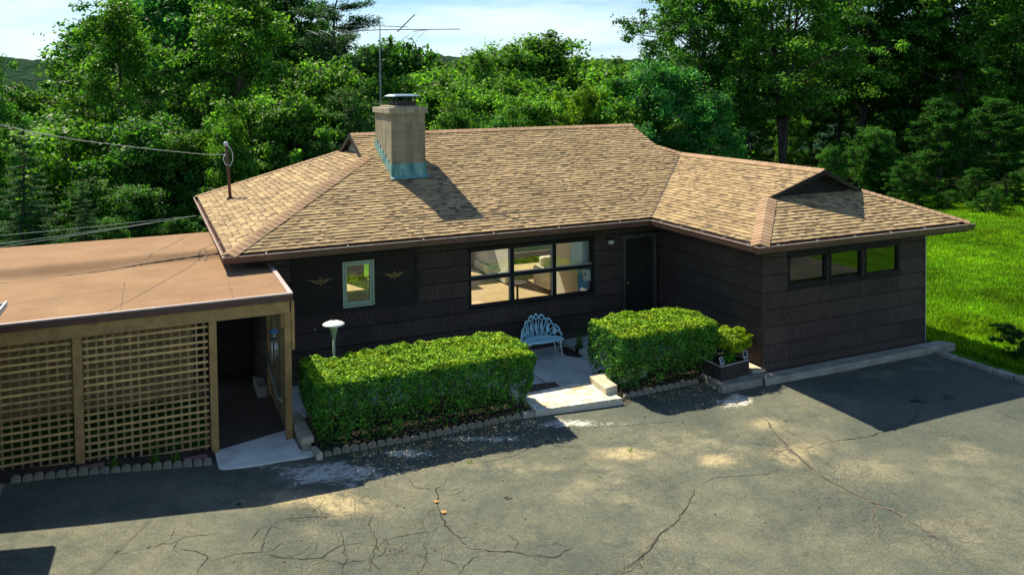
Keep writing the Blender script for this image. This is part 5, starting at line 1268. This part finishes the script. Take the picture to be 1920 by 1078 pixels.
q = MB(); q.prism([(-2.80, -.75), (-2.66, -.92), (-2.40, -.95), (-2.36, -.3), (-2.7, -.2), (-2.84, -.4)], -.124, -.10); tag(q.build('plant_bed', M['soil']), kind='structure')
for k, (x, y, h, lab) in enumerate(((-10.9, -2.86, .30, 'spindly green weed at the foot of the right lattice bay'), (-11.45, -2.86, .22, 'small green weed left of the spindly one below the lattice'), (-10.62, -2.88, .2, 'low green weed near the pink brick by the entrance'))):
    tag(tufts('weed', x, y, float(drive_z(x, y)) + .02, 26, h, .16, 50 + k, M['blade'], None, .014), lab, 'weed')
for k, (x, y, lab) in enumerate(((-4.09, -5.29, 'tiny green weed in a crack in front of the flagstone step'), (-6.52, -4.61, 'tiny green weed in the shaded asphalt before the long hedge'))):
    tag(tufts('weed', x, y, float(drive_z(x, y)), 16, .05, .05, 60 + k, M['blade'], None, .012), lab, 'weed')

# lawn blades near enough to read as grass
r = np.random.default_rng(77); n = 290000
dd = 14 + 26 * r.random(n) ** 1.3; uu = r.uniform(.44, .84, n)
X = CX + _F[0] * dd + _R[0] * uu * dd; Y = CY + _F[1] * dd + _R[1] * uu * dd
ok = ((X > 4.5) | (Y > 9)) & (Y < 12) & ~((X < 4.9) & (Y < -3.2)); X, Y, dd = X[ok], Y[ok], dd[ok]; n = len(X)
Z = ground_z(X, Y); a = r.uniform(0, 6.28, n); h = r.uniform(.05, .11, n) * (1 + dd / 60); w = .012 + dd * .0009; lean = r.normal(0, .04, (n, 2))
V = np.stack([np.stack([X - np.cos(a) * w, Y - np.sin(a) * w, Z], 1), np.stack([X + np.cos(a) * w, Y + np.sin(a) * w, Z], 1), np.stack([X + lean[:, 0], Y + lean[:, 1], Z + h], 1)], 1).reshape(-1, 3)
pn = .40 + .65 * vnoise(X, Y, 1.6, 91) + .55 * vnoise(X, Y, .35, 93); yl = vnoise(X, Y, 2.2, 92); cg = np.stack([pn * (1 + .5 * yl), pn * (.95 + .2 * yl), pn * .8], 1)
g_ = mesh_np('grass', V, np.arange(3 * n).reshape(n, 3), M['blade'], cols=cg); tag(g_, 'short bright green grass of the lawn beyond the right end of the house', 'grass', kind='stuff')

# ------------------------------------------------------------------ trees
def tree_meshes(seed, H=12., base=.28, R=3.6, limbs=34, clumps=5, leaf=.17, per=120, rc=.85, flat=.65, mat='leaf', droop=0., trunk_r=.2, forks=1, gaps=.15):
    rr = random.Random(seed); r = np.random.default_rng(seed); q = MB(); pos_, nrm, shade = [], [], []
    stems = []
    for f_ in range(forks):
        a = rr.uniform(0, 6.28); sp = 0 if forks == 1 else rr.uniform(.6, 1.6); pts = []; n = 9
        for k in range(n + 1):
            t = k / n; pts.append(Vector((math.cos(a) * sp * t ** 1.3 + rr.gauss(0, .10) * t, math.sin(a) * sp * t ** 1.3 + rr.gauss(0, .10) * t, H * .93 * t)))
        q.tube(pts, [trunk_r * (1.15 if k == 0 else 1) * (1 - .88 * (k / n)) / math.sqrt(forks) + .012 for k in range(n + 1)], 8, caps=False); stems.append(pts)
    for i in range(limbs):
        pts = stems[i % forks]; t = base + (1 - base) * (i + rr.random() * .8) / limbs; t = min(t, .985); s = t * 9; k = min(int(s), 8); p0 = pts[k].lerp(pts[k + 1], s - k)
        prof = math.sin(PI * min(1, ((t - base) / (1 - base)) * .80 + .20)) ** .7 if mat != 'spruce' else (1 - (t - base) / (1 - base)) * .95 + .05
        a = i * 2.399 + rr.uniform(-.4, .4); L = R * prof * rr.uniform(.62, 1.08); up = rr.uniform(.15, .55) * L * (1 - droop) - droop * L * .25
        e = p0 + Vector((math.cos(a) * L, math.sin(a) * L, up)); mid = p0.lerp(e, .5) + Vector((rr.gauss(0, .15), rr.gauss(0, .15), .12 * L - droop * .0))
        q.tube([p0, mid, e], [max(.02, trunk_r * .30 * (1 - t * .6)), trunk_r * .16 * (1 - t * .5) + .008, .008], 5, caps=False)
        for c in range(clumps):
            w = .35 + .65 * (c + rr.random()) / clumps; b_ = (p0.lerp(mid, w * 2) if w < .5 else mid.lerp(e, w * 2 - 1)); off = Vector((rr.gauss(0, .55), rr.gauss(0, .55), rr.gauss(0, .35))) * (R / 4)
            ctr = b_ + off; q.tube([b_, b_.lerp(ctr, .6) + Vector((0, 0, .05)), ctr], [.016, .010, .004], 4, caps=False)
            m_ = int(per * rr.uniform(.6, 1.3)); rad = rc * rr.uniform(.6, 1.15)
            d = r.normal(0, 1, (m_, 3)); d /= np.linalg.norm(d, axis=1, keepdims=True) + 1e-9; rd = rad * r.random(m_) ** .45
            # lumpy: sub-bunches at random directions
            sub = r.normal(0, 1, (7, 3)); sub /= np.linalg.norm(sub, axis=1, keepdims=True); g_ = sub[r.integers(0, 7, m_)]; d = d * .55 + g_ * .6
            P_ = np.array(ctr) + d * rd[:, None] * np.array([1, 1, flat]); pos_.append(P_); nrm.append(d * .5 + np.array([0, 0, .7])); shade.append(np.full(m_, rr.uniform(.55, 1.45)) * (.85 + .3 * r.random(m_)))
    P_ = np.concatenate(pos_); Nn = np.concatenate(nrm); sh = np.concatenate(shade)
    V, F = leaf_quads(P_, Nn, leaf, .62, seed, .55); o = mesh_np('crown', V, F, M['needle'] if mat in ('spruce', 'pine') else M['leaf'], cols=np.stack([sh, sh, sh], 1)); crown = o.data; bpy.data.objects.remove(o)
    o = q.build('trunk', M['bark'], smooth=True); trunk = o.data; bpy.data.objects.remove(o)
    return trunk, crown
def conifer_meshes(seed, H, R, whorls, kind='spruce', trunk_r=.16, base=.08, leaf=.13):
    """spruce: drooping feathered boughs; pine: upswept plates with long needles"""
    rr = random.Random(seed); r = np.random.default_rng(seed); q = MB(); PP, NN, SH_ = [], [], []
    q.tube([(rr.gauss(0, .05) * k, rr.gauss(0, .05) * k, H * k / 8) for k in range(9)], [trunk_r * (1 - .93 * k / 8) + .01 for k in range(9)], 8, caps=False)
    for w in range(whorls):
        t = base + (1 - base) * (w + .5) / whorls; z = H * t; nb = rr.choice((5, 6, 7)) if kind == 'spruce' else rr.choice((3, 4, 5))
        for b_ in range(nb):
            a = rr.uniform(0, 6.28); L = R * ((1 - t) ** .8 * .95 + .07) * rr.uniform(.75, 1.1) if kind == 'spruce' else R * (math.sin(PI * (t * .75 + .2)) ** .8) * rr.uniform(.5, 1.1)
            ca, sa = math.cos(a), math.sin(a); n = max(4, int(L / .22)); line = []
            for k in range(n + 1):
                s = k / n; zz = (-.34 * L * s + .22 * L * s * s) if kind == 'spruce' else (.12 * L * s + .10 * L * s * s); line.append((ca * L * s, sa * L * s, z + zz))
            q.tube(line, [.03 * (1 - k / n) + .006 for k in range(n + 1)], 4, caps=False)
            for k in range(1, n + 1):
                s = k / n; wd = (.42 * L * (1 - s) * .8 + .10) if kind == 'spruce' else .55 * min(L, 1.6) * (.35 + .65 * s) * rr.uniform(.4, 1)
                for sgn in (-1, 1):
                    m_ = max(8, int(wd * (85 if kind == 'spruce' else 75))); u = r.random(m_); base_ = np.array(line[k])
                    d = np.array([-sa * sgn, ca * sgn, 0]) * .85 + np.array([ca, sa, 0]) * .5
                    P_ = base_ + d * (u * wd)[:, None] + r.normal(0, .05 if kind == 'spruce' else .10, (m_, 3)); P_[:, 2] += (-.30 * u * wd if kind == 'spruce' else .10 * u)
                    PP.append(P_); NN.append(np.tile([0, 0, 1.], (m_, 1)) + r.normal(0, .2, (m_, 3))); tip = .8 + .5 * s * u; SH_.append(tip)
    P_ = np.concatenate(PP); Nn = np.concatenate(NN); sh = np.concatenate(SH_); V, F = leaf_quads(P_, Nn, leaf, .26, seed, .45)
    o = mesh_np('crown', V, F, M['needle'], cols=np.stack([sh, sh, sh], 1)); crown = o.data; bpy.data.objects.remove(o)
    o = q.build('trunk', M['bark'], smooth=True); trunk = o.data; bpy.data.objects.remove(o)
    return trunk, crown

PROTO = {
 'tall': [tree_meshes(101, 15, .16, 3.6, 46, 6, .19, 120, .85, .6), tree_meshes(102, 15, .22, 3.9, 42, 6, .20, 125, .9, .55, forks=2), tree_meshes(103, 15, .14, 3.3, 46, 6, .18, 115, .8, .7)],
 'spread': [tree_meshes(111, 14, .30, 6.3, 60, 8, .20, 120, 1.0, .55, trunk_r=.34, forks=4), tree_meshes(112, 14, .26, 5.2, 52, 7, .20, 120, .95, .6, trunk_r=.3, forks=3)],
 'round': [tree_meshes(121, 9, .10, 3.4, 34, 6, .18, 130, .85, .7, forks=2), tree_meshes(122, 9, .06, 3.0, 34, 6, .17, 120, .75, .7), tree_meshes(123, 8, .05, 3.2, 30, 6, .22, 90, .8, .55, forks=3)],
 'shrub': [tree_meshes(131, 3.2, .05, 1.7, 20, 5, .13, 90, .5, .7, trunk_r=.06, forks=3), tree_meshes(132, 3.0, .05, 1.9, 20, 5, .12, 100, .5, .6, trunk_r=.06, forks=4)],
 'spruce': [conifer_meshes(141, 11, 2.9, 26, 'spruce')],
 'pine': [conifer_meshes(151, 16, 3.6, 18, 'pine', .22, .35, .20)],
 'softpine': [conifer_meshes(161, 9, 2.6, 20, 'pine', .14, .06, .17)],
}
PH = {'tall': 15, 'spread': 14, 'round': 8.8, 'shrub': 3.1, 'spruce': 11, 'pine': 16, 'softpine': 9}
# kind, colour of the foliage, x, y, top height, width factor, label, category
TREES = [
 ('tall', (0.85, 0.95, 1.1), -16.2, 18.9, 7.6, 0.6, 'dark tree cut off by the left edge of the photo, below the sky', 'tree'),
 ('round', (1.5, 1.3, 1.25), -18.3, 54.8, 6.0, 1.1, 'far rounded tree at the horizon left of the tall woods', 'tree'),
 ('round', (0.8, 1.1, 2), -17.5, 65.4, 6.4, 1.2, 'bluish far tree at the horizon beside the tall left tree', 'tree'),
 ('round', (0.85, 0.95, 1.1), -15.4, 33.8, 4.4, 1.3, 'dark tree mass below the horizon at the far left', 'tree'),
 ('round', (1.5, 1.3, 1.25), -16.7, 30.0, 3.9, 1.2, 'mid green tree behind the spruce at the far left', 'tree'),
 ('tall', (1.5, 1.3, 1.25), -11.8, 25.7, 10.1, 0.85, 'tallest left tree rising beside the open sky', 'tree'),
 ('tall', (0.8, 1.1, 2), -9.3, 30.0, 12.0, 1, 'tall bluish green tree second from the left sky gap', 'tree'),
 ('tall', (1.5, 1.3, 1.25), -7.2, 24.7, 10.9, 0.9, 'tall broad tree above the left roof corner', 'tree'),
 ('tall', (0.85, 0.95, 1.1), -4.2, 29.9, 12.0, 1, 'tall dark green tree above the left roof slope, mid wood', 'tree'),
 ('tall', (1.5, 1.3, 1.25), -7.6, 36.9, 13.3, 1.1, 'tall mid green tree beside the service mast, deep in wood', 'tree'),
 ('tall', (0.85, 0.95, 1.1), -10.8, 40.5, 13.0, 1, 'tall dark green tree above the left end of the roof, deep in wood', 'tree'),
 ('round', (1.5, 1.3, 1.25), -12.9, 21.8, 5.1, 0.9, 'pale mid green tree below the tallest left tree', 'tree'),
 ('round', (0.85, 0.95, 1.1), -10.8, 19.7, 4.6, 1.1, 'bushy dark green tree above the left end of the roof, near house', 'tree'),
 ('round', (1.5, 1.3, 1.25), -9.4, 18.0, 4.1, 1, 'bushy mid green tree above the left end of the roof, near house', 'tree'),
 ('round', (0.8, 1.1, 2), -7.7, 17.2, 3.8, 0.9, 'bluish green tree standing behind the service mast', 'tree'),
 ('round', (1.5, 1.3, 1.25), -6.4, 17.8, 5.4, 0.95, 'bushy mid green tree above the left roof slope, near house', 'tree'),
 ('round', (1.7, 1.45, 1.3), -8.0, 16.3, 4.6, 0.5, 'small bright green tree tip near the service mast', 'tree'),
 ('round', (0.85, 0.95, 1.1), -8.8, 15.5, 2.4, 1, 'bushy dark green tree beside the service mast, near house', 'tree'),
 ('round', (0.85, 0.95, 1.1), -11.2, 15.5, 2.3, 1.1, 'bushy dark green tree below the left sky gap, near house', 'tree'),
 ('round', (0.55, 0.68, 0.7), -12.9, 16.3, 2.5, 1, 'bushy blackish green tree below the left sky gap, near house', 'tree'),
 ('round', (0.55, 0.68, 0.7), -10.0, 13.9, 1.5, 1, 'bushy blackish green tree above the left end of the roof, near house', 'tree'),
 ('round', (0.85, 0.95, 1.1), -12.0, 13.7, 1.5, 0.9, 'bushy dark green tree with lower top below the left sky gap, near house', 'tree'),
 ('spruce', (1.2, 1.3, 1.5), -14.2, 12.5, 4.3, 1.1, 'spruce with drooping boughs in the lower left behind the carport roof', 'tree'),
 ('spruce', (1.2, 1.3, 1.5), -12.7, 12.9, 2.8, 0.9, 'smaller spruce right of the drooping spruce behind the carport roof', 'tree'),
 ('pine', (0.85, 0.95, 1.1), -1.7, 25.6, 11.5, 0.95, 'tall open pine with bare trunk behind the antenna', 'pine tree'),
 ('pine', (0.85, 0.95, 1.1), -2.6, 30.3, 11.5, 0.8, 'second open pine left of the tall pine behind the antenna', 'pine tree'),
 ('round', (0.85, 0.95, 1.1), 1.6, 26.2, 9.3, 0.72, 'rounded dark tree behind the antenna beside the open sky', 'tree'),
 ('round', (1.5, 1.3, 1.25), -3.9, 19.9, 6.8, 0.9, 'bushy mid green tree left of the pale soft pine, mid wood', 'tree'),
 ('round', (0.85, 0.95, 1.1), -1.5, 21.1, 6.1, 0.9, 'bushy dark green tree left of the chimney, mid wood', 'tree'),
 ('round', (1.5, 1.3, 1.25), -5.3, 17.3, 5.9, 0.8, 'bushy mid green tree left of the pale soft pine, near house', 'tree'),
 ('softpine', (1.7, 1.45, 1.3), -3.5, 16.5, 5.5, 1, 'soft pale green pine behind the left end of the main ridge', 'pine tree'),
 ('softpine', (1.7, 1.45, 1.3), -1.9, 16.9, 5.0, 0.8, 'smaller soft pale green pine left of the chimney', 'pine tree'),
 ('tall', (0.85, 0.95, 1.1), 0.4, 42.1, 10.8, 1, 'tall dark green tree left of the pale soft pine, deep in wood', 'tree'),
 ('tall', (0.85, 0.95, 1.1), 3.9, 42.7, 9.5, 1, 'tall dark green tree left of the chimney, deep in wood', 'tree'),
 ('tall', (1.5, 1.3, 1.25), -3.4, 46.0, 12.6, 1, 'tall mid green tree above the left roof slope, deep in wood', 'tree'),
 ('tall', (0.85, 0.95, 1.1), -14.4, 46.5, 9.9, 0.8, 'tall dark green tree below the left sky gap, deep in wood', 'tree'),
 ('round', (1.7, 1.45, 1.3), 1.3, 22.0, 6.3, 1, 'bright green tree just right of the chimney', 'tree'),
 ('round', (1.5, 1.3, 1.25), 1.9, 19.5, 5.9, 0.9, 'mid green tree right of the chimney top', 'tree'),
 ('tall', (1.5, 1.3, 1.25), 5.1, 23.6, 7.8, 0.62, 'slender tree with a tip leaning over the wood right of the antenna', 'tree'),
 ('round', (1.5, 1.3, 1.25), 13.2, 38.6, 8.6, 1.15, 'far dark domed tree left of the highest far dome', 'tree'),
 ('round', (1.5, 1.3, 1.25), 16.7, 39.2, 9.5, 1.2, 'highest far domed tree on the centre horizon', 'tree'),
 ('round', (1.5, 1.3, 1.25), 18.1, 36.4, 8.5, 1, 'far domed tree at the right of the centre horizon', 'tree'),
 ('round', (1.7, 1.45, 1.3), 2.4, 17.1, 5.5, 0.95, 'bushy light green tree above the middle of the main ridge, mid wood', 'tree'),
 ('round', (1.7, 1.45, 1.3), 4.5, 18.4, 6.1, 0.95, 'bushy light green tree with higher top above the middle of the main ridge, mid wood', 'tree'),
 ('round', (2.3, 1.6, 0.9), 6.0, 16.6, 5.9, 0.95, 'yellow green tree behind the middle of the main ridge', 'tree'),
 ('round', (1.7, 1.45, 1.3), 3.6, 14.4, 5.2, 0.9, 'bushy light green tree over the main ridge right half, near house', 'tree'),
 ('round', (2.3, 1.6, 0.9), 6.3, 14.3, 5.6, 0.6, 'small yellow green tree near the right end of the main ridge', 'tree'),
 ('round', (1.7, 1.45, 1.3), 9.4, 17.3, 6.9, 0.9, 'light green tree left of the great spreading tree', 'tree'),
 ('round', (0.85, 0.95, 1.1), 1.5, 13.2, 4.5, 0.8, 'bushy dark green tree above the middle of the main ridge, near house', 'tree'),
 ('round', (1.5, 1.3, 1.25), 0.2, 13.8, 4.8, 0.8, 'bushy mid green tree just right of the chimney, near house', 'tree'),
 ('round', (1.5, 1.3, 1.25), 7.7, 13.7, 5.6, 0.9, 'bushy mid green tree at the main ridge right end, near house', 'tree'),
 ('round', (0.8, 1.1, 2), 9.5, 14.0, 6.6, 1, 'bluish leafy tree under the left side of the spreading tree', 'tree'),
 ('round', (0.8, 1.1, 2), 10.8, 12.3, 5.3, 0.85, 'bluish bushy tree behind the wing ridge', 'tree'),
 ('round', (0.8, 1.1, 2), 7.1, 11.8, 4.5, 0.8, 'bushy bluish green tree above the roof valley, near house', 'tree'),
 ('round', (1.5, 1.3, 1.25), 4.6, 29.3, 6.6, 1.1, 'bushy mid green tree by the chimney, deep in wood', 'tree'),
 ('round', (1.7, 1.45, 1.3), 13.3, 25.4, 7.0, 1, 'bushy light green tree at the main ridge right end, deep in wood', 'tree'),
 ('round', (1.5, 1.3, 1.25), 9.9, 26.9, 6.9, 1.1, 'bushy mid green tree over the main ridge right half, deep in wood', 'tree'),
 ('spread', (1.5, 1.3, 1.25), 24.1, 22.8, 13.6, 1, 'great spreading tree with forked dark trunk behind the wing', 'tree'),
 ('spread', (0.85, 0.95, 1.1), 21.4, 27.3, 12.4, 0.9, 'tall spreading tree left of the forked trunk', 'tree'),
 ('spread', (0.85, 0.95, 1.1), 34.9, 26.8, 15.7, 0.95, 'dark spreading tree right of the forked trunk', 'tree'),
 ('tall', (0.55, 0.68, 0.7), 37.5, 24.6, 15.5, 1.1, 'dark tall tree at the right behind the lawn', 'tree'),
 ('tall', (1.5, 1.3, 1.25), 38.3, 22.0, 15.1, 1.1, 'tall tree with sunlit leaves at the right behind the lawn', 'tree'),
 ('tall', (0.85, 0.95, 1.1), 42.5, 21.2, 14.6, 1.1, 'dark tree at the right edge behind the lawn', 'tree'),
 ('tall', (0.85, 0.95, 1.1), 39.7, 15.9, 12.7, 1.1, 'dark tree cut off by the right edge of the photo', 'tree'),
 ('tall', (0.55, 0.68, 0.7), 36.3, 30.6, 12.0, 1.2, 'tall blackish green tree right of the forked trunk, deep in wood', 'tree'),
 ('tall', (0.55, 0.68, 0.7), 42.8, 27.7, 12.0, 1.2, 'tall blackish green tree over the right roof corner, deep in wood', 'tree'),
 ('tall', (0.55, 0.68, 0.7), 47.5, 25.6, 12.8, 1.2, 'tall blackish green tree right above the lawn, deep in wood', 'tree'),
 ('tall', (0.85, 0.95, 1.1), 31.5, 34.9, 11.4, 1.2, 'tall dark green tree by the forked trunk, deep in wood', 'tree'),
 ('tall', (0.55, 0.68, 0.7), 36.3, 26.2, 10.8, 1.1, 'tall blackish green tree above the wing gable, deep in wood', 'tree'),
 ('tall', (0.55, 0.68, 0.7), 45.1, 20.1, 12.1, 1.1, 'tall blackish green slender tree right above the lawn, deep in wood', 'tree'),
 ('round', (1.7, 1.45, 1.3), 28.8, 27.3, 3.7, 1, 'bright sunlit tree seen between the forked trunks', 'tree'),
 ('round', (1.5, 1.3, 1.25), 23.5, 25.3, 4.3, 1, 'bushy mid green tree by the forked trunk, deep in wood', 'tree'),
 ('round', (0.85, 0.95, 1.1), 22.0, 13.9, 3.4, 0.9, 'dark bushy tree at the right end of the wing ridge', 'tree'),
 ('round', (0.55, 0.68, 0.7), 31.2, 18.6, 1.6, 1.3, 'bushy blackish green tree over the right roof corner, deep in wood', 'tree'),
 ('round', (0.55, 0.68, 0.7), 34.1, 17.3, 1.3, 1.3, 'bushy blackish green tree left above the lawn, deep in wood', 'tree'),
 ('round', (0.55, 0.68, 0.7), 36.7, 16.2, 1.6, 1.3, 'bushy blackish green tree right above the lawn, deep in wood', 'tree'),
 ('round', (0.85, 0.95, 1.1), 19.3, 14.0, 2.6, 0.8, 'bushy dark green tree right of the forked trunk, mid wood', 'tree'),
 ('round', (0.55, 0.68, 0.7), 34.0, 22.8, 4.3, 1.2, 'bushy blackish green tree with higher top over the right roof corner, deep in wood', 'tree'),
 ('round', (0.55, 0.68, 0.7), 38.3, 22.0, 3.9, 1.2, 'bushy blackish green tree with higher top left above the lawn, deep in wood', 'tree'),
 ('round', (0.55, 0.68, 0.7), 40.6, 19.9, 3.9, 1.2, 'bushy blackish green tree with higher top right above the lawn, deep in wood', 'tree'),
 ('round', (0.55, 0.68, 0.7), 22.3, 17.1, 2.8, 1.1, 'bushy blackish green tree right of the forked trunk, mid wood', 'tree'),
 ('tall', (0.55, 0.68, 0.7), 22.0, 13.9, 3.0, 1.5, 'tall blackish green tree above the wing gable, mid wood', 'tree'),
 ('tall', (0.55, 0.68, 0.7), 21.0, 11.1, 2.0, 1.5, 'tall blackish green tree over the right roof corner, mid wood', 'tree'),
 ('tall', (0.55, 0.68, 0.7), 24.9, 12.6, 4.9, 1.5, 'tall blackish green tree left above the lawn, mid wood', 'tree'),
 ('tall', (0.55, 0.68, 0.7), 23.3, 9.5, 1.8, 1.5, 'tall blackish green tree with lower top left above the lawn, mid wood', 'tree'),
 ('tall', (0.55, 0.68, 0.7), 28.9, 12.0, 4.8, 1.5, 'tall blackish green tree right above the lawn, mid wood', 'tree'),
 ('tall', (0.55, 0.68, 0.7), 25.4, 9.1, 1.5, 1.5, 'tall blackish green tree with lower top right above the lawn, mid wood', 'tree'),
 ('tall', (0.55, 0.68, 0.7), 26.2, 8.2, 3.2, 1.5, 'tall blackish green slender tree with lower top right above the lawn, mid wood', 'tree'),
 ('shrub', (0.55, 0.68, 0.7), 21.8, 11.2, 0.4, 1.1, 'low undergrowth bush at the shaded lawn edge, nearest the house roof', 'shrub'),
 ('shrub', (0.55, 0.68, 0.7), 21.8, 9.9, 0.7, 1.1, 'low undergrowth bush at the shaded lawn edge, second from the house roof', 'shrub'),
 ('shrub', (0.55, 0.68, 0.7), 22.4, 8.3, 0.9, 1.1, 'low undergrowth bush at the shaded lawn edge, third from the house roof', 'shrub'),
 ('shrub', (0.55, 0.68, 0.7), 24.8, 8.9, 0.1, 1.1, 'low undergrowth bush at the shaded lawn edge, fourth from the house roof', 'shrub'),
 ('shrub', (0.55, 0.68, 0.7), 24.7, 7.7, 0.4, 1.1, 'low undergrowth bush at the shaded lawn edge, at the right photo edge', 'shrub'),
 ('round', (1.5, 1.3, 1.25), -10.9, 51.5, 10.4, 1.2, 'bushy mid green tree above the left end of the roof, deep in wood', 'tree'),
 ('round', (1.5, 1.3, 1.25), 10.4, 46.4, 7.4, 1.2, 'bushy mid green tree with higher top by the chimney, deep in wood', 'tree'),
 ('round', (1.5, 1.3, 1.25), 24.3, 40.3, 8.0, 1.2, 'bushy mid green tree at the main ridge right end, deep in wood', 'tree'),
 ('round', (1.5, 1.3, 1.25), -15.2, 25.0, 3.9, 1.2, 'bushy mid green tree above the spruces, mid wood', 'tree'),
 ('round', (1.5, 1.3, 1.25), -13.9, 26.6, 4.1, 1.2, 'bushy mid green tree with higher top above the spruces, mid wood', 'tree'),
 ('round', (0.85, 0.95, 1.1), 37.5, 38.8, 6.1, 1.4, 'bushy dark green tree by the forked trunk, deep in wood', 'tree'),
 ('round', (0.85, 0.95, 1.1), 41.8, 39.1, 6.6, 1.4, 'bushy dark green tree right of the forked trunk, deep in wood', 'tree'),
 ('round', (0.85, 0.95, 1.1), 42.0, 34.6, 5.7, 1.4, 'bushy dark green tree above the wing gable, deep in wood', 'tree'),
 ('round', (0.85, 0.95, 1.1), 48.5, 36.1, 6.1, 1.4, 'bushy dark green tree over the right roof corner, deep in wood', 'tree'),
 ('round', (0.85, 0.95, 1.1), 50.1, 33.2, 5.7, 1.4, 'bushy dark green tree left above the lawn, deep in wood', 'tree'),
 ('round', (0.85, 0.95, 1.1), 55.2, 33.1, 6.1, 1.4, 'bushy dark green tree with higher top left above the lawn, deep in wood', 'tree'),
 ('round', (0.85, 0.95, 1.1), 56.7, 30.3, 6.1, 1.4, 'bushy dark green tree right above the lawn, deep in wood', 'tree'),
 ('round', (0.85, 0.95, 1.1), 33.4, 40.6, 6.1, 1.4, 'bushy dark green tree left of the forked trunk, deep in wood', 'tree'),
 ('round', (0.85, 0.95, 1.1), 24.7, 35.7, 7.2, 1.4, 'bushy dark green tree above the roof valley, deep in wood', 'tree'),
]
G_WOOD = 'trees of the wood behind the house'
tr_rng = random.Random(99)
for k, (kind, colr, x, y, top, wf, lab, cat) in enumerate(TREES):
    gz = float(ground_z(x, y)) - .1; trunk, crown = PROTO[kind][k % len(PROTO[kind])]
    nm = {'tall': 'broadleaf_tree', 'spread': 'broadleaf_tree', 'round': 'broadleaf_tree', 'shrub': 'shrub', 'spruce': 'spruce_tree', 'pine': 'pine_tree', 'softpine': 'pine_tree'}[kind]
    e = empty(nm, (x, y, gz), 0, lab, cat, G_WOOD)
    s = (top - gz) / PH[kind]; e.scale = (s * wf, s * wf, s); e.rotation_euler = (0, 0, tr_rng.uniform(0, 6.28))
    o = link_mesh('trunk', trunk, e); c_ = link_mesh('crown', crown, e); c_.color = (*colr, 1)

# leaf litter gathered along the edging stones and beside the step
r = np.random.default_rng(19); P = []
for (x0, y0, x1, y1, n, w) in ((-8.5, -3.5, -5.1, -3.52, 120, .05), (-3.0, -3.46, -1.4, -3.42, 90, .05), (-3.12, -3.62, -3.0, -3.3, 60, .06), (-8.72, -3.5, -8.6, -2.4, 50, .06), (-12.6, -3.03, -10.2, -3.12, 50, .05), (-1.5, -4.1, -.4, -4.06, 50, .06), (-.3, -4.12, 4.0, -4.14, 60, .06)):
    t = r.random(n); P.append(np.stack([x0 + (x1 - x0) * t + r.normal(0, w, n), y0 + (y1 - y0) * t + r.normal(0, w, n)], 1))
P.append(np.stack([r.uniform(-10.5, 2.5, 130), r.uniform(-8, -4, 130)], 1)); P = np.concatenate(P)
Z = drive_z(P[:, 0], P[:, 1]) + .012; P3_ = np.stack([P[:, 0], P[:, 1], Z], 1)
V, F = leaf_quads(P3_, np.tile([0, 0, 1.], (len(P3_), 1)), .035, .6, 8, .35); cl = r.uniform(.4, 1.1, (len(F), 1)) * np.array([[1, .9, .7]])
M['litter'] = simple('leaf_litter', (.30, .19, .09), (.16, .10, .05), 20, .9, 0, attr=True)
o = mesh_np('leaf_litter', V, F, M['litter'], cols=cl); tag(o, 'scattered small brown dry leaves and twigs along the edging and over the asphalt', 'leaf litter', kind='stuff')

e = empty('shrub', (5.42, -5.0, -.16), 0, 'dark low shrub at the right edge beside the stone edging', 'shrub'); e.scale = (.26, .26, .22)
o = link_mesh('stems', PROTO['shrub'][0][0], e); c_ = link_mesh('leaves', PROTO['shrub'][0][1], e); c_.color = (.35, .45, .45, 1)
